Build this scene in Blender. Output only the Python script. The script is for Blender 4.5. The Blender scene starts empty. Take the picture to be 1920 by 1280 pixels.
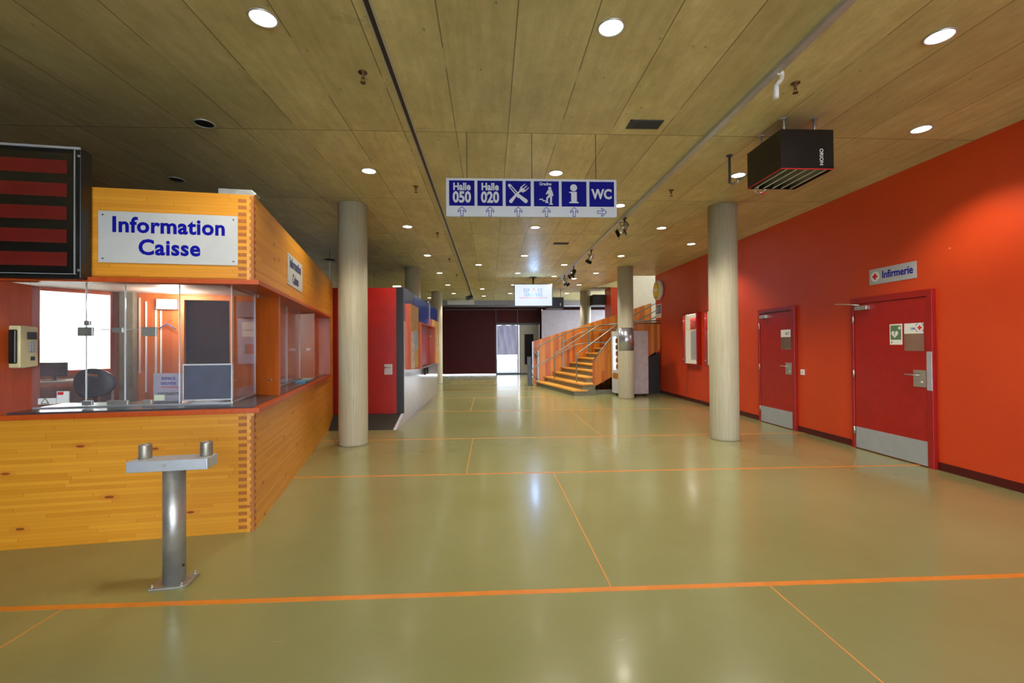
import bpy, bmesh, math, random
from mathutils import Vector, Matrix
random.seed(7)
S = bpy.context.scene
# ------------------------------------------------------------------ camera, sky, exposure
EYE = Vector((0, 0, 1.45)); FPX = 853.3
YAW, PITCH, ROLL = math.radians(2.75), math.radians(0.55), math.radians(0.4)
fw = Vector((math.sin(YAW)*math.cos(PITCH), math.cos(YAW)*math.cos(PITCH), math.sin(PITCH)))
r0 = Vector((math.cos(YAW), -math.sin(YAW), 0)); u0 = r0.cross(fw)
rt = r0*math.cos(ROLL) - u0*math.sin(ROLL); up = u0*math.cos(ROLL) + r0*math.sin(ROLL)
cd = bpy.data.cameras.new('camera'); cam = bpy.data.objects.new('camera', cd)
S.collection.objects.link(cam)
cam.matrix_world = Matrix(((rt.x, up.x, -fw.x, EYE.x), (rt.y, up.y, -fw.y, EYE.y), (rt.z, up.z, -fw.z, EYE.z), (0, 0, 0, 1)))
cd.sensor_width = 36; cd.lens = 36*FPX/1920; cd.clip_start = .05; cd.clip_end = 200
S.camera = cam
W = bpy.data.worlds.new('sky'); S.world = W; W.use_nodes = True
bg = W.node_tree.nodes['Background']; bg.inputs[0].default_value = (.80, .90, 1, 1); bg.inputs[1].default_value = 9.0
S.view_settings.view_transform = 'Standard'; S.view_settings.look = 'None'
S.view_settings.exposure = 0.5; S.view_settings.gamma = 1; S.view_settings.use_curve_mapping = False
LAMP_W = 95.0

# surveying: rays of the photograph met with known planes of the hall
def ray(x, y): return fw*FPX + rt*(x-960) - up*(y-640)
def onZ(x, y, z): d = ray(x, y); return EYE + d*((z-EYE.z)/d.z)
def onX(x, y, X): d = ray(x, y); return EYE + d*(X/d.x)
def onY(x, y, Y): d = ray(x, y); return EYE + d*(Y/d.y)
def onP(x, y, p, n): d = ray(x, y); return EYE + d*((p-EYE).dot(n)/d.dot(n))

# ------------------------------------------------------------------ helpers
C = S.collection
class Fm:                                        # a local frame
    def __init__(s, o=(0, 0, 0), ex=(1, 0, 0), ey=(0, 1, 0), ez=(0, 0, 1)):
        s.o, s.ex, s.ey, s.ez = Vector(o), Vector(ex), Vector(ey), Vector(ez)
    def __call__(s, x, y, z=0): return s.o + s.ex*x + s.ey*y + s.ez*z
WORLD = Fm()
class MB:
    def __init__(s, f=WORLD): s.v, s.f, s.fr, s.smooth = [], [], f, []
    def add(s, vs, fs, sm=False, world=False):
        n = len(s.v)
        s.v += [Vector(v) if world else s.fr(*v) for v in vs]
        s.f += [tuple(i+n for i in f) for f in fs]; s.smooth += [sm]*len(fs); return s
    def box(s, x0, x1, y0, y1, z0, z1):
        return s.add([(x0,y0,z0),(x1,y0,z0),(x1,y1,z0),(x0,y1,z0),(x0,y0,z1),(x1,y0,z1),(x1,y1,z1),(x0,y1,z1)],
                     [(0,3,2,1),(4,5,6,7),(0,1,5,4),(1,2,6,5),(2,3,7,6),(3,0,4,7)])
    def prism(s, pts, a0, a1, ax='z'):           # polygon extruded along an axis
        def m(p, a): return {'z': (p[0], p[1], a), 'y': (p[0], a, p[1]), 'x': (a, p[0], p[1])}[ax]
        n = len(pts)
        return s.add([m(p, a0) for p in pts]+[m(p, a1) for p in pts],
                     [tuple(range(n))[::-1], tuple(range(n, 2*n))]+[(i, (i+1) % n, n+(i+1) % n, n+i) for i in range(n)])
    def cyl(s, c, r, h, ax='z', n=24, r2=None, caps=True):
        r2 = r if r2 is None else r2; vs = []
        for k, rr in ((0, r), (1, r2)):
            for i in range(n):
                a = 2*math.pi*i/n; u, w = rr*math.cos(a), rr*math.sin(a)
                d = {'z': (u, w, k*h), 'y': (u, k*h, w), 'x': (k*h, u, w)}[ax]
                vs.append((c[0]+d[0], c[1]+d[1], c[2]+d[2]))
        s.add(vs, [(i, (i+1) % n, n+(i+1) % n, n+i) for i in range(n)], True)
        if caps:
            m = len(s.v); s.f += [tuple(m-2*n+i for i in range(n))[::-1], tuple(m-n+i for i in range(n))]; s.smooth += [False]*2
        return s
    def lathe(s, c, prof, n=24):                 # profile of (r, z) about z
        vs, fs = [], []
        for r, z in prof:
            for i in range(n): a = 2*math.pi*i/n; vs.append((c[0]+r*math.cos(a), c[1]+r*math.sin(a), c[2]+z))
        for k in range(len(prof)-1):
            for i in range(n): fs.append((k*n+i, k*n+(i+1) % n, (k+1)*n+(i+1) % n, (k+1)*n+i))
        return s.add(vs, fs, True)
    def tube(s, pts, r, n=10, round_=0):         # tube through WORLD points
        P = [Vector(p) for p in pts]
        if round_ and len(P) > 2:
            Q = [P[0]]
            for i in range(1, len(P)-1):
                a, b, c = P[i-1], P[i], P[i+1]
                d1 = (a-b); d2 = (c-b); k = min(round_, d1.length*.45, d2.length*.45)
                p1, p2 = b+d1.normalized()*k, b+d2.normalized()*k
                for t in (0, .25, .5, .75, 1): Q.append(p1*(1-t)**2+b*2*t*(1-t)+p2*t*t)
            Q.append(P[-1]); P = Q
        vs, fs = [], []; up_ = None
        for i, p in enumerate(P):
            d = (P[min(i+1, len(P)-1)]-P[max(i-1, 0)]).normalized()
            a = Vector((0, 0, 1)) if abs(d.z) < .9 else Vector((1, 0, 0))
            if up_ is not None: a = up_
            e1 = (a-d*a.dot(d)).normalized(); e2 = d.cross(e1); up_ = e1
            for k in range(n): t = 2*math.pi*k/n; vs.append(p+e1*r*math.cos(t)+e2*r*math.sin(t))
        for i in range(len(P)-1):
            for k in range(n): fs.append((i*n+k, i*n+(k+1) % n, (i+1)*n+(k+1) % n, (i+1)*n+k))
        s.add(vs, fs, True, world=True)
        m = len(s.v); s.f += [tuple(m-len(vs)+k for k in range(n))[::-1], tuple(m-n+k for k in range(n))]; s.smooth += [False]*2
        return s
    def build(s, name, m, parent=None, org=None, bevel=0):
        if org is None:
            if parent is not None: org = Vector((0, 0, 0))
            else:
                xs = [v.x for v in s.v]; ys = [v.y for v in s.v]; zs = [v.z for v in s.v]
                org = Vector(((min(xs)+max(xs))/2, (min(ys)+max(ys))/2, min(zs)))
        org = Vector(org); base = Vector((0, 0, 0)); p = parent
        while p is not None: base += p.location; p = p.parent
        me = bpy.data.meshes.new(name)
        off = org if parent is None else base
        me.from_pydata([v-off for v in s.v], [], s.f)
        for i, p_ in enumerate(me.polygons): p_.use_smooth = s.smooth[i]
        bm = bmesh.new(); bm.from_mesh(me); bmesh.ops.recalc_face_normals(bm, faces=bm.faces); bm.to_mesh(me); bm.free()
        me.materials.append(m); o = bpy.data.objects.new(name, me); C.objects.link(o)
        if parent is None: o.location = org
        else: o.parent = parent
        if bevel:
            b = o.modifiers.new('bevel', 'BEVEL'); b.width = bevel; b.segments = 2; b.limit_method = 'ANGLE'
            b.harden_normals = False
        return o
def tag(o, label=None, cat=None, group=None, kind=None):
    if label: o['label'] = label
    if cat: o['category'] = cat
    if group: o['group'] = group
    if kind: o['kind'] = kind
    return o
def struct(o, label=None, cat=None): return tag(o, label, cat, kind='structure')
def thing(name, loc, label, cat, group=None, kind=None):
    e = bpy.data.objects.new(name, None); C.objects.link(e); e.location = loc; e.empty_display_size = .1
    return tag(e, label, cat, group, kind)
def copy_thing(o, loc, label, group=None):
    c = o.copy(); C.objects.link(c); c.location = loc
    def kids(a, b):
        for ch in list(a.children):
            d = ch.copy(); C.objects.link(d); d.parent = b; kids(ch, d)
    kids(o, c); c['label'] = label
    if group: c['group'] = group
    return c
def text(name, txt, fr, size, m, parent, sx=1.0, bold=0.0, align='CENTER', ext=.0012, spacing=1.0):
    """lettering in plane frame fr: ex right, ey up, ez out of the face"""
    cu = bpy.data.curves.new(name, 'FONT'); cu.body = txt; cu.size = size; cu.align_x = align; cu.align_y = 'CENTER'
    cu.offset = bold; cu.extrude = ext; cu.resolution_u = 3; cu.space_character = spacing
    t = bpy.data.objects.new(name, cu); C.objects.link(t)
    dg = bpy.context.evaluated_depsgraph_get(); me = bpy.data.meshes.new_from_object(t.evaluated_get(dg))
    bpy.data.objects.remove(t); base = Vector((0, 0, 0)); p = parent
    while p is not None: base += p.location; p = p.parent
    for v in me.vertices: v.co = fr(v.co.x*sx, v.co.y, v.co.z+ext) - base
    me.materials.clear(); me.materials.append(m)
    o = bpy.data.objects.new(name, me); C.objects.link(o); o.parent = parent
    return o

# ------------------------------------------------------------------ materials
def lin(c): return tuple(((v/255)/12.92 if v/255 <= .04045 else ((v/255+.055)/1.055)**2.4) for v in c)+(1,)
class NT:
    def __init__(s, name):
        s.m = bpy.data.materials.new(name); s.m.use_nodes = True; s.t = s.m.node_tree
        s.b = s.t.nodes['Principled BSDF']; s.out = s.t.nodes['Material Output']
        s.co = s.n('ShaderNodeTexCoord').outputs['Object']
    def n(s, k, **kw):
        nd = s.t.nodes.new(k)
        for a, b in kw.items(): setattr(nd, a, b)
        return nd
    def put(s, sock, v):
        if isinstance(v, bpy.types.NodeSocket): s.t.links.new(v, sock)
        else: sock.default_value = v
    def math(s, op, a, b=0, c=0):
        nd = s.n('ShaderNodeMath', operation=op); s.put(nd.inputs[0], a); s.put(nd.inputs[1], b); s.put(nd.inputs[2], c); return nd.outputs[0]
    def vec(s, sc=(1, 1, 1), rot=(0, 0, 0), src=None):
        nd = s.n('ShaderNodeMapping'); s.put(nd.inputs[0], src or s.co); nd.inputs['Scale'].default_value = sc; nd.inputs['Rotation'].default_value = rot; return nd.outputs[0]
    def noise(s, v, scale, detail=4, rough=.6):
        nd = s.n('ShaderNodeTexNoise'); s.put(nd.inputs['Vector'], v); nd.inputs['Scale'].default_value = scale
        nd.inputs['Detail'].default_value = detail; nd.inputs['Roughness'].default_value = rough; return nd.outputs['Fac']
    def ramp(s, f, stops):
        nd = s.n('ShaderNodeValToRGB'); s.put(nd.inputs[0], f); e = nd.color_ramp.elements
        while len(e) < len(stops): e.new(.5)
        for i, (p, c) in enumerate(stops): e[i].position = p; e[i].color = c if len(c) == 4 else lin(c)
        return nd.outputs[0]
    def mix(s, f, a, b, mode='MIX'):
        nd = s.n('ShaderNodeMix', data_type='RGBA', blend_type=mode); s.put(nd.inputs[0], f); s.put(nd.inputs[6], a); s.put(nd.inputs[7], b); return nd.outputs[2]
    def sep(s, v=None): nd = s.n('ShaderNodeSeparateXYZ'); s.put(nd.inputs[0], v or s.co); return nd.outputs
    def comb(s, x=0, y=0, z=0): nd = s.n('ShaderNodeCombineXYZ'); s.put(nd.inputs[0], x); s.put(nd.inputs[1], y); s.put(nd.inputs[2], z); return nd.outputs[0]
    def line(s, x, off, period, width):          # 1 on thin joints, 0 between
        f = s.math('FRACT', s.math('DIVIDE', s.math('SUBTRACT', x, off), period))
        return s.math('GREATER_THAN', s.math('ABSOLUTE', s.math('SUBTRACT', f, .5)), .5-width/period/2)
    def bump(s, h, st=.2, dist=.01):
        nd = s.n('ShaderNodeBump'); s.put(nd.inputs['Height'], h); nd.inputs['Strength'].default_value = st; nd.inputs['Distance'].default_value = dist
        s.put(s.b.inputs['Normal'], nd.outputs[0])
def plain(name, c, rough=.5, metal=0, noise=.06, spec=.5, coat=0):
    k = NT(name); col = lin(c)
    if noise:
        nz = k.noise(k.vec((3, 3, 3)), 2.5, 5)
        a = tuple(max(0, v*(1-noise*2)) for v in col[:3])+(1,); b = tuple(min(1, v*(1+noise*1.5)) for v in col[:3])+(1,)
        k.put(k.b.inputs['Base Color'], k.ramp(nz, [(.3, a), (.7, b)]))
    else: k.b.inputs['Base Color'].default_value = col
    k.b.inputs['Roughness'].default_value = rough; k.b.inputs['Metallic'].default_value = metal
    k.b.inputs['Specular IOR Level'].default_value = spec; k.b.inputs['Coat Weight'].default_value = coat
    k.b.inputs['Coat Roughness'].default_value = .08
    return k.m
def glow(name, c, st):
    k = NT(name); k.b.inputs['Base Color'].default_value = (.02, .02, .02, 1); k.b.inputs['Emission Color'].default_value = lin(c)
    k.b.inputs['Emission Strength'].default_value = st; k.b.inputs['Specular IOR Level'].default_value = 0; k.b.inputs['Roughness'].default_value = 1; return k.m
def glass(name, refl=.10, tint=(1, 1, 1, 1), rough=.0, haze=0):
    k = NT(name); k.t.nodes.remove(k.b)
    tr = k.n('ShaderNodeBsdfTransparent'); tr.inputs[0].default_value = tint
    gl = k.n('ShaderNodeBsdfGlossy'); gl.inputs['Roughness'].default_value = rough; gl.inputs[0].default_value = (.9, .93, 1, 1)
    lw = k.n('ShaderNodeFresnel'); lw.inputs[0].default_value = 1.5
    mx = k.n('ShaderNodeMixShader'); k.put(mx.inputs[0], k.math('MULTIPLY', lw.outputs[0], .5)); k.put(mx.inputs[1], tr.outputs[0]); k.put(mx.inputs[2], gl.outputs[0])
    res = mx.outputs[0]
    if haze:
        df = k.n('ShaderNodeBsdfDiffuse'); df.inputs[0].default_value = (.8, .8, .9, 1)  # pale diffuse film paints the lavender reflected haze over the counter panes
        m2 = k.n('ShaderNodeMixShader'); m2.inputs[0].default_value = haze; k.put(m2.inputs[1], res); k.put(m2.inputs[2], df.outputs[0]); res = m2.outputs[0]
    k.put(k.out.inputs[0], res); return k.m

def ceiling_mat():
    k = NT('board_marked_concrete'); x, y, z = k.sep()
    lx = k.line(x, .19, .5155, .009); ly = k.line(y, 4.54, 2.075, .012)
    brk = k.math('GREATER_THAN', k.noise(k.vec((.8, .55, 1)), 2.2, 2), .44)
    lines = k.math('MAXIMUM', k.math('MULTIPLY', lx, k.math('MULTIPLY_ADD', brk, .7, .3)), ly)
    # every shuttering board has its own tone and grain
    bi = k.math('FLOOR', k.math('DIVIDE', k.math('SUBTRACT', x, .19), .5155)); ri = k.math('FLOOR', k.math('DIVIDE', k.math('SUBTRACT', y, 4.54), 2.075))
    wn = k.n('ShaderNodeTexWhiteNoise', noise_dimensions='2D'); k.put(wn.inputs['Vector'], k.comb(bi, ri, 0))
    gx = k.math('ADD', x, k.math('MULTIPLY', wn.outputs['Value'], 7))
    gr = k.noise(k.comb(k.math('MULTIPLY', gx, 9), k.math('MULTIPLY', y, .8), 0), 1.6, 6, .65)
    st = k.noise(k.comb(k.math('MULTIPLY', gx, 1.6), k.math('MULTIPLY', y, .8), 0), 1.4, 6, .7)
    fn = k.noise(k.vec((9, 5, 1)), 6, 5, .7)
    c = k.ramp(st, [(.28, (176, 164, 108)), (.5, (206, 194, 138)), (.72, (222, 212, 160))])
    c = k.mix(.27, c, k.ramp(gr, [(.32, (150, 136, 88)), (.62, (226, 216, 168))]))
    c = k.mix(k.math('MULTIPLY', fn, .22), c, lin((132, 114, 72)))
    tone = k.math('MULTIPLY_ADD', wn.outputs['Value'], .26, .90)
    c = k.mix(1, c, k.comb(tone, tone, tone), 'MULTIPLY')
    vo = k.n('ShaderNodeTexVoronoi'); k.put(vo.inputs['Vector'], k.vec((3.2, 1.7, 1))); vo.inputs['Scale'].default_value = 2.1
    pits = k.math('LESS_THAN', k.math('ADD', vo.outputs['Distance'], k.math('MULTIPLY', fn, .05)), .085)
    c = k.mix(k.math('MULTIPLY', pits, .5), c, lin((52, 40, 22)))
    big = k.math('GREATER_THAN', k.noise(k.vec((.6, 1.3, 1)), 1.1, 5, .75), .66)
    c = k.mix(k.math('MULTIPLY', big, .2), c, lin((96, 90, 66)))
    md = k.noise(k.vec((1, .6, 1)), 3.2, 8, .75)
    c = k.mix(k.math('MULTIPLY', k.math('SUBTRACT', md, .38), 1.8), c, lin((158, 144, 98)))
    c = k.mix(k.math('MULTIPLY', lines, .75), c, lin((84, 66, 38)))
    k.put(k.b.inputs['Base Color'], c); k.b.inputs['Roughness'].default_value = .40
    k.bump(k.math('SUBTRACT', k.math('ADD', k.math('MULTIPLY', gr, .5), k.math('MULTIPLY', fn, .5)), lines), .4, .014); return k.m
def column_mat():
    k = NT('column_concrete'); x, y, z = k.sep()
    ang = k.math('ARCTAN2', y, x)
    a = k.noise(k.comb(k.math('MULTIPLY', ang, 6), k.math('MULTIPLY', z, .7), 0), 1.8, 6, .7)
    b = k.noise(k.vec((6, 6, 3)), 2, 5)
    c = k.ramp(a, [(.3, (164, 156, 128)), (.55, (182, 175, 150)), (.75, (192, 187, 166))])
    c = k.mix(k.math('MULTIPLY', b, .3), c, lin((140, 132, 108)))
    s2 = k.noise(k.comb(k.math('MULTIPLY', ang, 14), k.math('MULTIPLY', z, 2.0), 3), 1.3, 3)
    c = k.mix(k.math('MULTIPLY', k.math('GREATER_THAN', s2, .70), .5), c, lin((76, 66, 50)))
    seam = k.line(ang, 1.1, 1.26, .012)
    c = k.mix(k.math('MULTIPLY', seam, .35), c, lin((84, 76, 58)))
    k.put(k.b.inputs['Base Color'], c); k.b.inputs['Roughness'].default_value = .55; k.bump(b, .12, .01); return k.m
def floor_mat():
    k = NT('green_resin_floor'); x, y, z = k.sep()
    n1 = k.noise(k.vec((1, 1, 1)), .5, 4); n2 = k.noise(k.vec((1, 1, 1)), 9, 6, .7)
    c = k.ramp(n1, [(.3, (127, 126, 80)), (.7, (138, 138, 96))])
    c = k.mix(k.math('MULTIPLY', n2, .12), c, lin((84, 82, 44)))
    sc = k.math('GREATER_THAN', k.noise(k.vec((1, 6, 1), (0, 0, .7)), 5.5, 2), .76)
    c = k.mix(k.math('MULTIPLY', sc, .12), c, lin((200, 196, 160)))
    k.put(k.b.inputs['Base Color'], c)
    k.put(k.b.inputs['Roughness'], k.math('MULTIPLY_ADD', n2, .10, .17))
    k.b.inputs['Specular IOR Level'].default_value = .6
    k.b.inputs['Coat Weight'].default_value = .25; k.b.inputs['Coat Roughness'].default_value = .12
    k.bump(k.noise(k.vec((1, 1, 1)), 38, 3), .05, .004); return k.m
def wall_mat():
    k = NT('orange_red_paint'); n1 = k.noise(k.vec((1, 1, 1)), .9, 4); n2 = k.noise(k.vec((1, 1, 1)), 60, 3)
    c = k.ramp(n1, [(.3, (194, 58, 16)), (.7, (204, 66, 20))])
    vo = k.n('ShaderNodeTexVoronoi'); k.put(vo.inputs['Vector'], k.vec((1, 1.3, 1.7))); vo.inputs['Scale'].default_value = 1.3
    c = k.mix(k.math('MULTIPLY', k.math('LESS_THAN', vo.outputs['Distance'], .028), .35), c, lin((236, 150, 110)))
    k.put(k.b.inputs['Base Color'], c); k.b.inputs['Roughness'].default_value = .42; k.bump(n2, .06, .003); return k.m
def lamella(name, d, row=.0268, length=1.1, tones=((200, 130, 24), (210, 142, 32), (220, 154, 42)), grainz=False, knots=True, rough=.38):
    """glued strips running along direction d (horizontal) or upright"""
    k = NT(name); x, y, z = k.sep()
    u = k.math('ADD', k.math('MULTIPLY', x, d[0]), k.math('MULTIPLY', y, d[1]))
    along, across = (z, u) if grainz else (u, z)
    ri = k.math('FLOOR', k.math('DIVIDE', across, row))
    w1 = k.n('ShaderNodeTexWhiteNoise', noise_dimensions='1D'); k.put(w1.inputs['W'], ri)
    a2 = k.math('ADD', k.math('DIVIDE', along, length), k.math('MULTIPLY', w1.outputs['Value'], 5))
    w2 = k.n('ShaderNodeTexWhiteNoise', noise_dimensions='2D'); k.put(w2.inputs['Vector'], k.comb(k.math('FLOOR', a2), ri, 0))
    g = k.noise(k.comb(k.math('MULTIPLY', along, 1.3), k.math('MULTIPLY', across, 55), k.math('MULTIPLY', w2.outputs['Value'], 9)), 1.5, 4, .6)
    f = k.math('ADD', k.math('MULTIPLY', w2.outputs['Value'], .62), k.math('MULTIPLY', g, .4))
    c = k.ramp(f, [(.12, tones[0]), (.5, tones[1]), (.9, tones[2])])
    c = k.mix(k.math('MULTIPLY', k.line(across, 0, row, .0016), .35), c, lin(tuple(int(v*.55) for v in tones[0])))
    c = k.mix(k.math('MULTIPLY', k.math('LESS_THAN', k.math('FRACT', a2), .004), .4), c, lin(tuple(int(v*.55) for v in tones[0])))
    if knots:
        vo = k.n('ShaderNodeTexVoronoi', voronoi_dimensions='2D'); k.put(vo.inputs['Vector'], k.comb(k.math('MULTIPLY', along, 1.3), k.math('MULTIPLY', across, 3.4), 0)); vo.inputs['Scale'].default_value = 1.0
        kn = k.math('LESS_THAN', k.math('ADD', vo.outputs['Distance'], k.math('MULTIPLY', g, .04)), .056)
        halo = k.math('MULTIPLY', k.math('LESS_THAN', vo.outputs['Distance'], .09), k.math('MULTIPLY', g, .6))
        c = k.mix(halo, c, lin((196, 104, 36))); c = k.mix(k.math('MULTIPLY', kn, .8), c, lin((120, 44, 14)))
    k.put(k.b.inputs['Base Color'], c); k.b.inputs['Roughness'].default_value = rough; k.b.inputs['Coat Weight'].default_value = .12
    k.b.inputs['Coat Roughness'].default_value = .2; return k.m
def wood(name, c1, c2, rough=.4, sc=(14, 14, 1.2)):
    k = NT(name); g = k.noise(k.vec(sc), 1.8, 5, .6); h = k.noise(k.vec((1, 1, .4)), 1.5, 3)
    c = k.mix(k.math('MULTIPLY', h, .35), k.ramp(g, [(.3, c1), (.7, c2)]), lin(c1))
    k.put(k.b.inputs['Base Color'], c); k.b.inputs['Roughness'].default_value = rough; k.bump(g, .05, .003); return k.m
def brushed(name, c, rough=.35, sc=(2, 2, 60)):
    k = NT(name); g = k.noise(k.vec(sc), 3, 4); col = lin(c)
    k.put(k.b.inputs['Base Color'], k.ramp(g, [(.2, tuple(v*.82 for v in col[:3])+(1,)), (.8, tuple(min(1, v*1.1) for v in col[:3])+(1,))]))
    k.b.inputs['Metallic'].default_value = .85; k.b.inputs['Roughness'].default_value = rough; return k.m
M = dict(
    ceil=ceiling_mat(), col=column_mat(), floor=floor_mat(), wall=wall_mat(),
    line=plain('orange_inlay', (206, 122, 40), .35), joint=plain('thin_inlay', (196, 134, 58), .4),
    base=plain('maroon_skirting', (74, 8, 12), .35), doorred=plain('red_door_paint', (158, 22, 16), .32),
    doorframe=plain('red_frame_paint', (150, 20, 18), .34), booth_red=plain('booth_red', (158, 16, 8), .36),
    maroon=plain('maroon_panel', (56, 3, 3), .5, spec=.2), black=plain('black_satin', (12, 12, 14), .35, noise=0),
    rubber=plain('dark_rubber', (34, 30, 24), .75), steel=brushed('brushed_steel', (196, 194, 188), .32),
    galv=plain('galvanised_steel', (172, 172, 168), .42, .75, .12), zincplate=plain('pale_zinc_plate', (190, 194, 202), .36, .55, .04),
    kick=plain('kick_plate_aluminium', (178, 184, 192), .38, .5, .03), alu=plain('aluminium', (196, 198, 202), .35, .7, .03),
    white=plain('white_plastic', (226, 226, 224), .45, noise=.02), offwhite=plain('off_white', (205, 200, 190), .5, noise=.03),
    signgrey=plain('sign_silver', (176, 178, 184), .45, .15, .02), signwhite=plain('sign_face_grey', (188, 190, 190), .42, .1, .02),
    blue=plain('sign_blue', (3, 4, 112), .6, noise=0, spec=.12), ink=plain('ink_blue', (5, 10, 140), .6, noise=0, spec=.12), dark=plain('ink_dark', (40, 40, 48), .5, noise=0),
    redink=plain('ink_red', (206, 24, 34), .5, noise=0), green=plain('sign_green', (92, 120, 84), .5, noise=0),
    concrete=plain('grey_concrete', (120, 116, 98), .6, noise=.14), grey=plain('grey_panel', (140, 132, 142), .5),
    cream=plain('cream_plaster', (226, 218, 200), .7, noise=.02), darkgrey=plain('dark_grey', (58, 60, 66), .5),
    worktop=plain('slate_worktop', (62, 64, 70), .22), lav=plain('pale_gloss_panel', (196, 192, 206), .12, noise=.03, coat=.4),
    boothblue=plain('booth_blue', (30, 62, 150), .22, noise=.03, coat=.3), cork=plain('cork_board', (190, 152, 96), .7, noise=.08),
    yellowboard=plain('yellow_board', (206, 160, 78), .6, noise=.05), phone=plain('cream_phone', (206, 198, 150), .4, noise=.02),
    fascia=None, glass=glass('window_glass', .08), counterglass=glass('counter_glass', .08, haze=.04), screen=plain('dark_screen', (14, 15, 17), .24, noise=0, spec=1, coat=.8),
    ledred=plain('led_strip_red', (104, 26, 20), .3, noise=.05), bakelite=plain('blue_plastic', (40, 90, 170), .4),
    chair=plain('chair_shell', (36, 42, 58), .3, noise=.05), paper=plain('paper', (222, 222, 218), .6, noise=.02),
    lampface=glow('lamp_face', (255, 250, 236), 9.0), tv=glow('screen_light', (226, 236, 255), .74), tvframe=plain('tv_frame', (30, 34, 44), .4),
    litpanel=glow('lit_showcase_back', (255, 238, 190), .55), tube=glow('fluorescent_tube', (250, 250, 240), 3.0),
    brass=plain('dull_brass', (98, 76, 48), .4, .6, .05), endgrain=wood('end_grain', (150, 84, 26), (174, 104, 36), .5, (30, 30, 30)),
    redwood=wood('red_stained_wood', (170, 66, 16), (190, 82, 26), .34), interior=wood('interior_pine', (188, 104, 40), (212, 132, 62), .45),
    pillarwood=wood('pillar_wood', (168, 76, 20), (190, 94, 30), .36), duct=plain('duct_grey', (120, 118, 128), .45, .3),
    curtain=None, yellow=plain('clock_yellow', (226, 190, 30), .4, noise=.02), grass=plain('outside_lawn', (176, 194, 160), .9, noise=.05),
    paving=plain('outside_paving', (200, 198, 190), .8), timberwhite=lamella('pale_outside_boards', (1, 0), .11, 2.2, ((214, 190, 140), (226, 204, 158), (236, 218, 176)), True),
)
rng = random.Random(3)

# ------------------------------------------------------------------ hall shell
HC = 3.585; XR = 5.12
struct(MB().box(-13, 9.2, -5.2, 24.2, -.2, 0).build('floor', M['floor'], org=(0, 0, 0)), 'glossy olive green resin hall floor', 'floor')
# ceiling slab with the slanted stairwell opening
cb = MB()
cb.box(-13, 5.4, -5.2, 13.84, HC, HC+.35)
cb.prism([(-13, 13.84), (4.44, 13.84), (3.88, 16.6), (-13, 16.6)], HC, HC+.35)
cb.box(-13, 4.75, 16.6, 21.3, HC, HC+.35)
struct(cb.build('ceiling', M['ceil'], org=(0, 0, 0)), 'board-marked raw concrete hall ceiling', 'ceiling')
struct(MB().box(-13, 9.2, 21.3, 24.2, 3.95, 4.2).build('ceiling.001', M['darkgrey']), 'dark high ceiling strip above the back wall', 'ceiling')
struct(MB().box(-13, 6.5, 21.3, 21.5, 3.36, HC+.4).build('trim_1', M['duct']), 'grey downstand beam where the concrete ceiling ends', 'beam')
struct(MB().box(XR, XR+.25, -5.2, 13.84, 0, HC).build('wall_right', M['wall'], org=(XR, 0, 0)), 'orange-red painted right wall', 'wall')
struct(MB().box(XR-.015, XR, 6.2, 7.34, 0, .09).box(XR-.015, XR, -5, 4.97, 0, .09).box(XR-.015, XR, 8.4, 13.84, 0, .09).build('baseboard_right', M['base']), 'dark maroon skirting along the right wall', 'skirting')
# outer left wall (polyline) with the gap where the booth window looks out
def wall_line(name, pts, z0, z1, t, m, label):
    mb = MB()
    for a, b in zip(pts[:-1], pts[1:]):
        a, b = Vector(a+(0,)), Vector(b+(0,)); d = (b-a).normalized(); n = Vector((-d.y, d.x, 0))
        mb.fr = Fm(a, d, n); mb.box(0, (b-a).length, 0, t, z0, z1)
    return struct(mb.build(name, m), label, 'wall')
WA = Vector((-6.98, 6.62, 0)); WB = Vector((-6.04, 7.786, 0))
wall_line('wall_left', [(-11, -5.2), (-7.35, 6.2), (WA.x, WA.y)], 0, HC, .2, M['cream'], 'outer wall on the left behind the information booth')
wall_line('wall_left.001', [(WB.x-.05, WB.y+.25), (-7.5, 9.6), (-7.5, 24.2)], 0, 3.95, .2, M['cream'], 'outer wall on the left behind the far booth')
# glazed entrance front behind the viewpoint
e = thing('window_1', (-3, -5.1, 0), 'glazed entrance front behind the viewpoint', 'window', kind='structure')
fb = MB()
for i in range(4): x = -2.6+i*2.55; fb.box(x, x+.09, -5.15, -5.05, 0, HC)
fb.box(-2.6, 5.12, -5.15, -5.05, 2.3, 2.4).box(-2.6, 5.12, -5.15, -5.05, 0, .1).box(-2.6, 5.12, -5.15, -5.05, 3.45, HC); fb.build('window_frame', M['darkgrey'], e)
MB().box(-2.6, 5.12, -5.105, -5.095, .1, 3.45).build('pane', M['glass'], e)
struct(MB().box(-11.2, -2.6, -5.2, -5.05, 0, HC).build('wall_for_reflection', M['duct']), 'unseen grey wall behind the viewpoint, added for the booth glass reflections', 'wall')  # unseen, put in to replace bright glazing reflections with a soft grey
# ground and lawn outside
struct(MB().box(-60, 40, -40, -5.2, -.25, -.02).box(-60, -11, -5.2, 30, -.25, -.02).box(-60, 40, 24.2, 50, -.25, -.02).build('ground', M['paving'], org=(0, 0, 0)), 'pale paving outside the hall', 'ground')
tag(MB().prism([(-22, .0), (-26, 1.2), (-30, 2.0), (-45, 2.0), (-45, 0)], -20, 60, 'y').build('lawn_bank', M['grass']), 'washed-out green bank seen through the booth window', 'lawn', kind='stuff')

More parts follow.
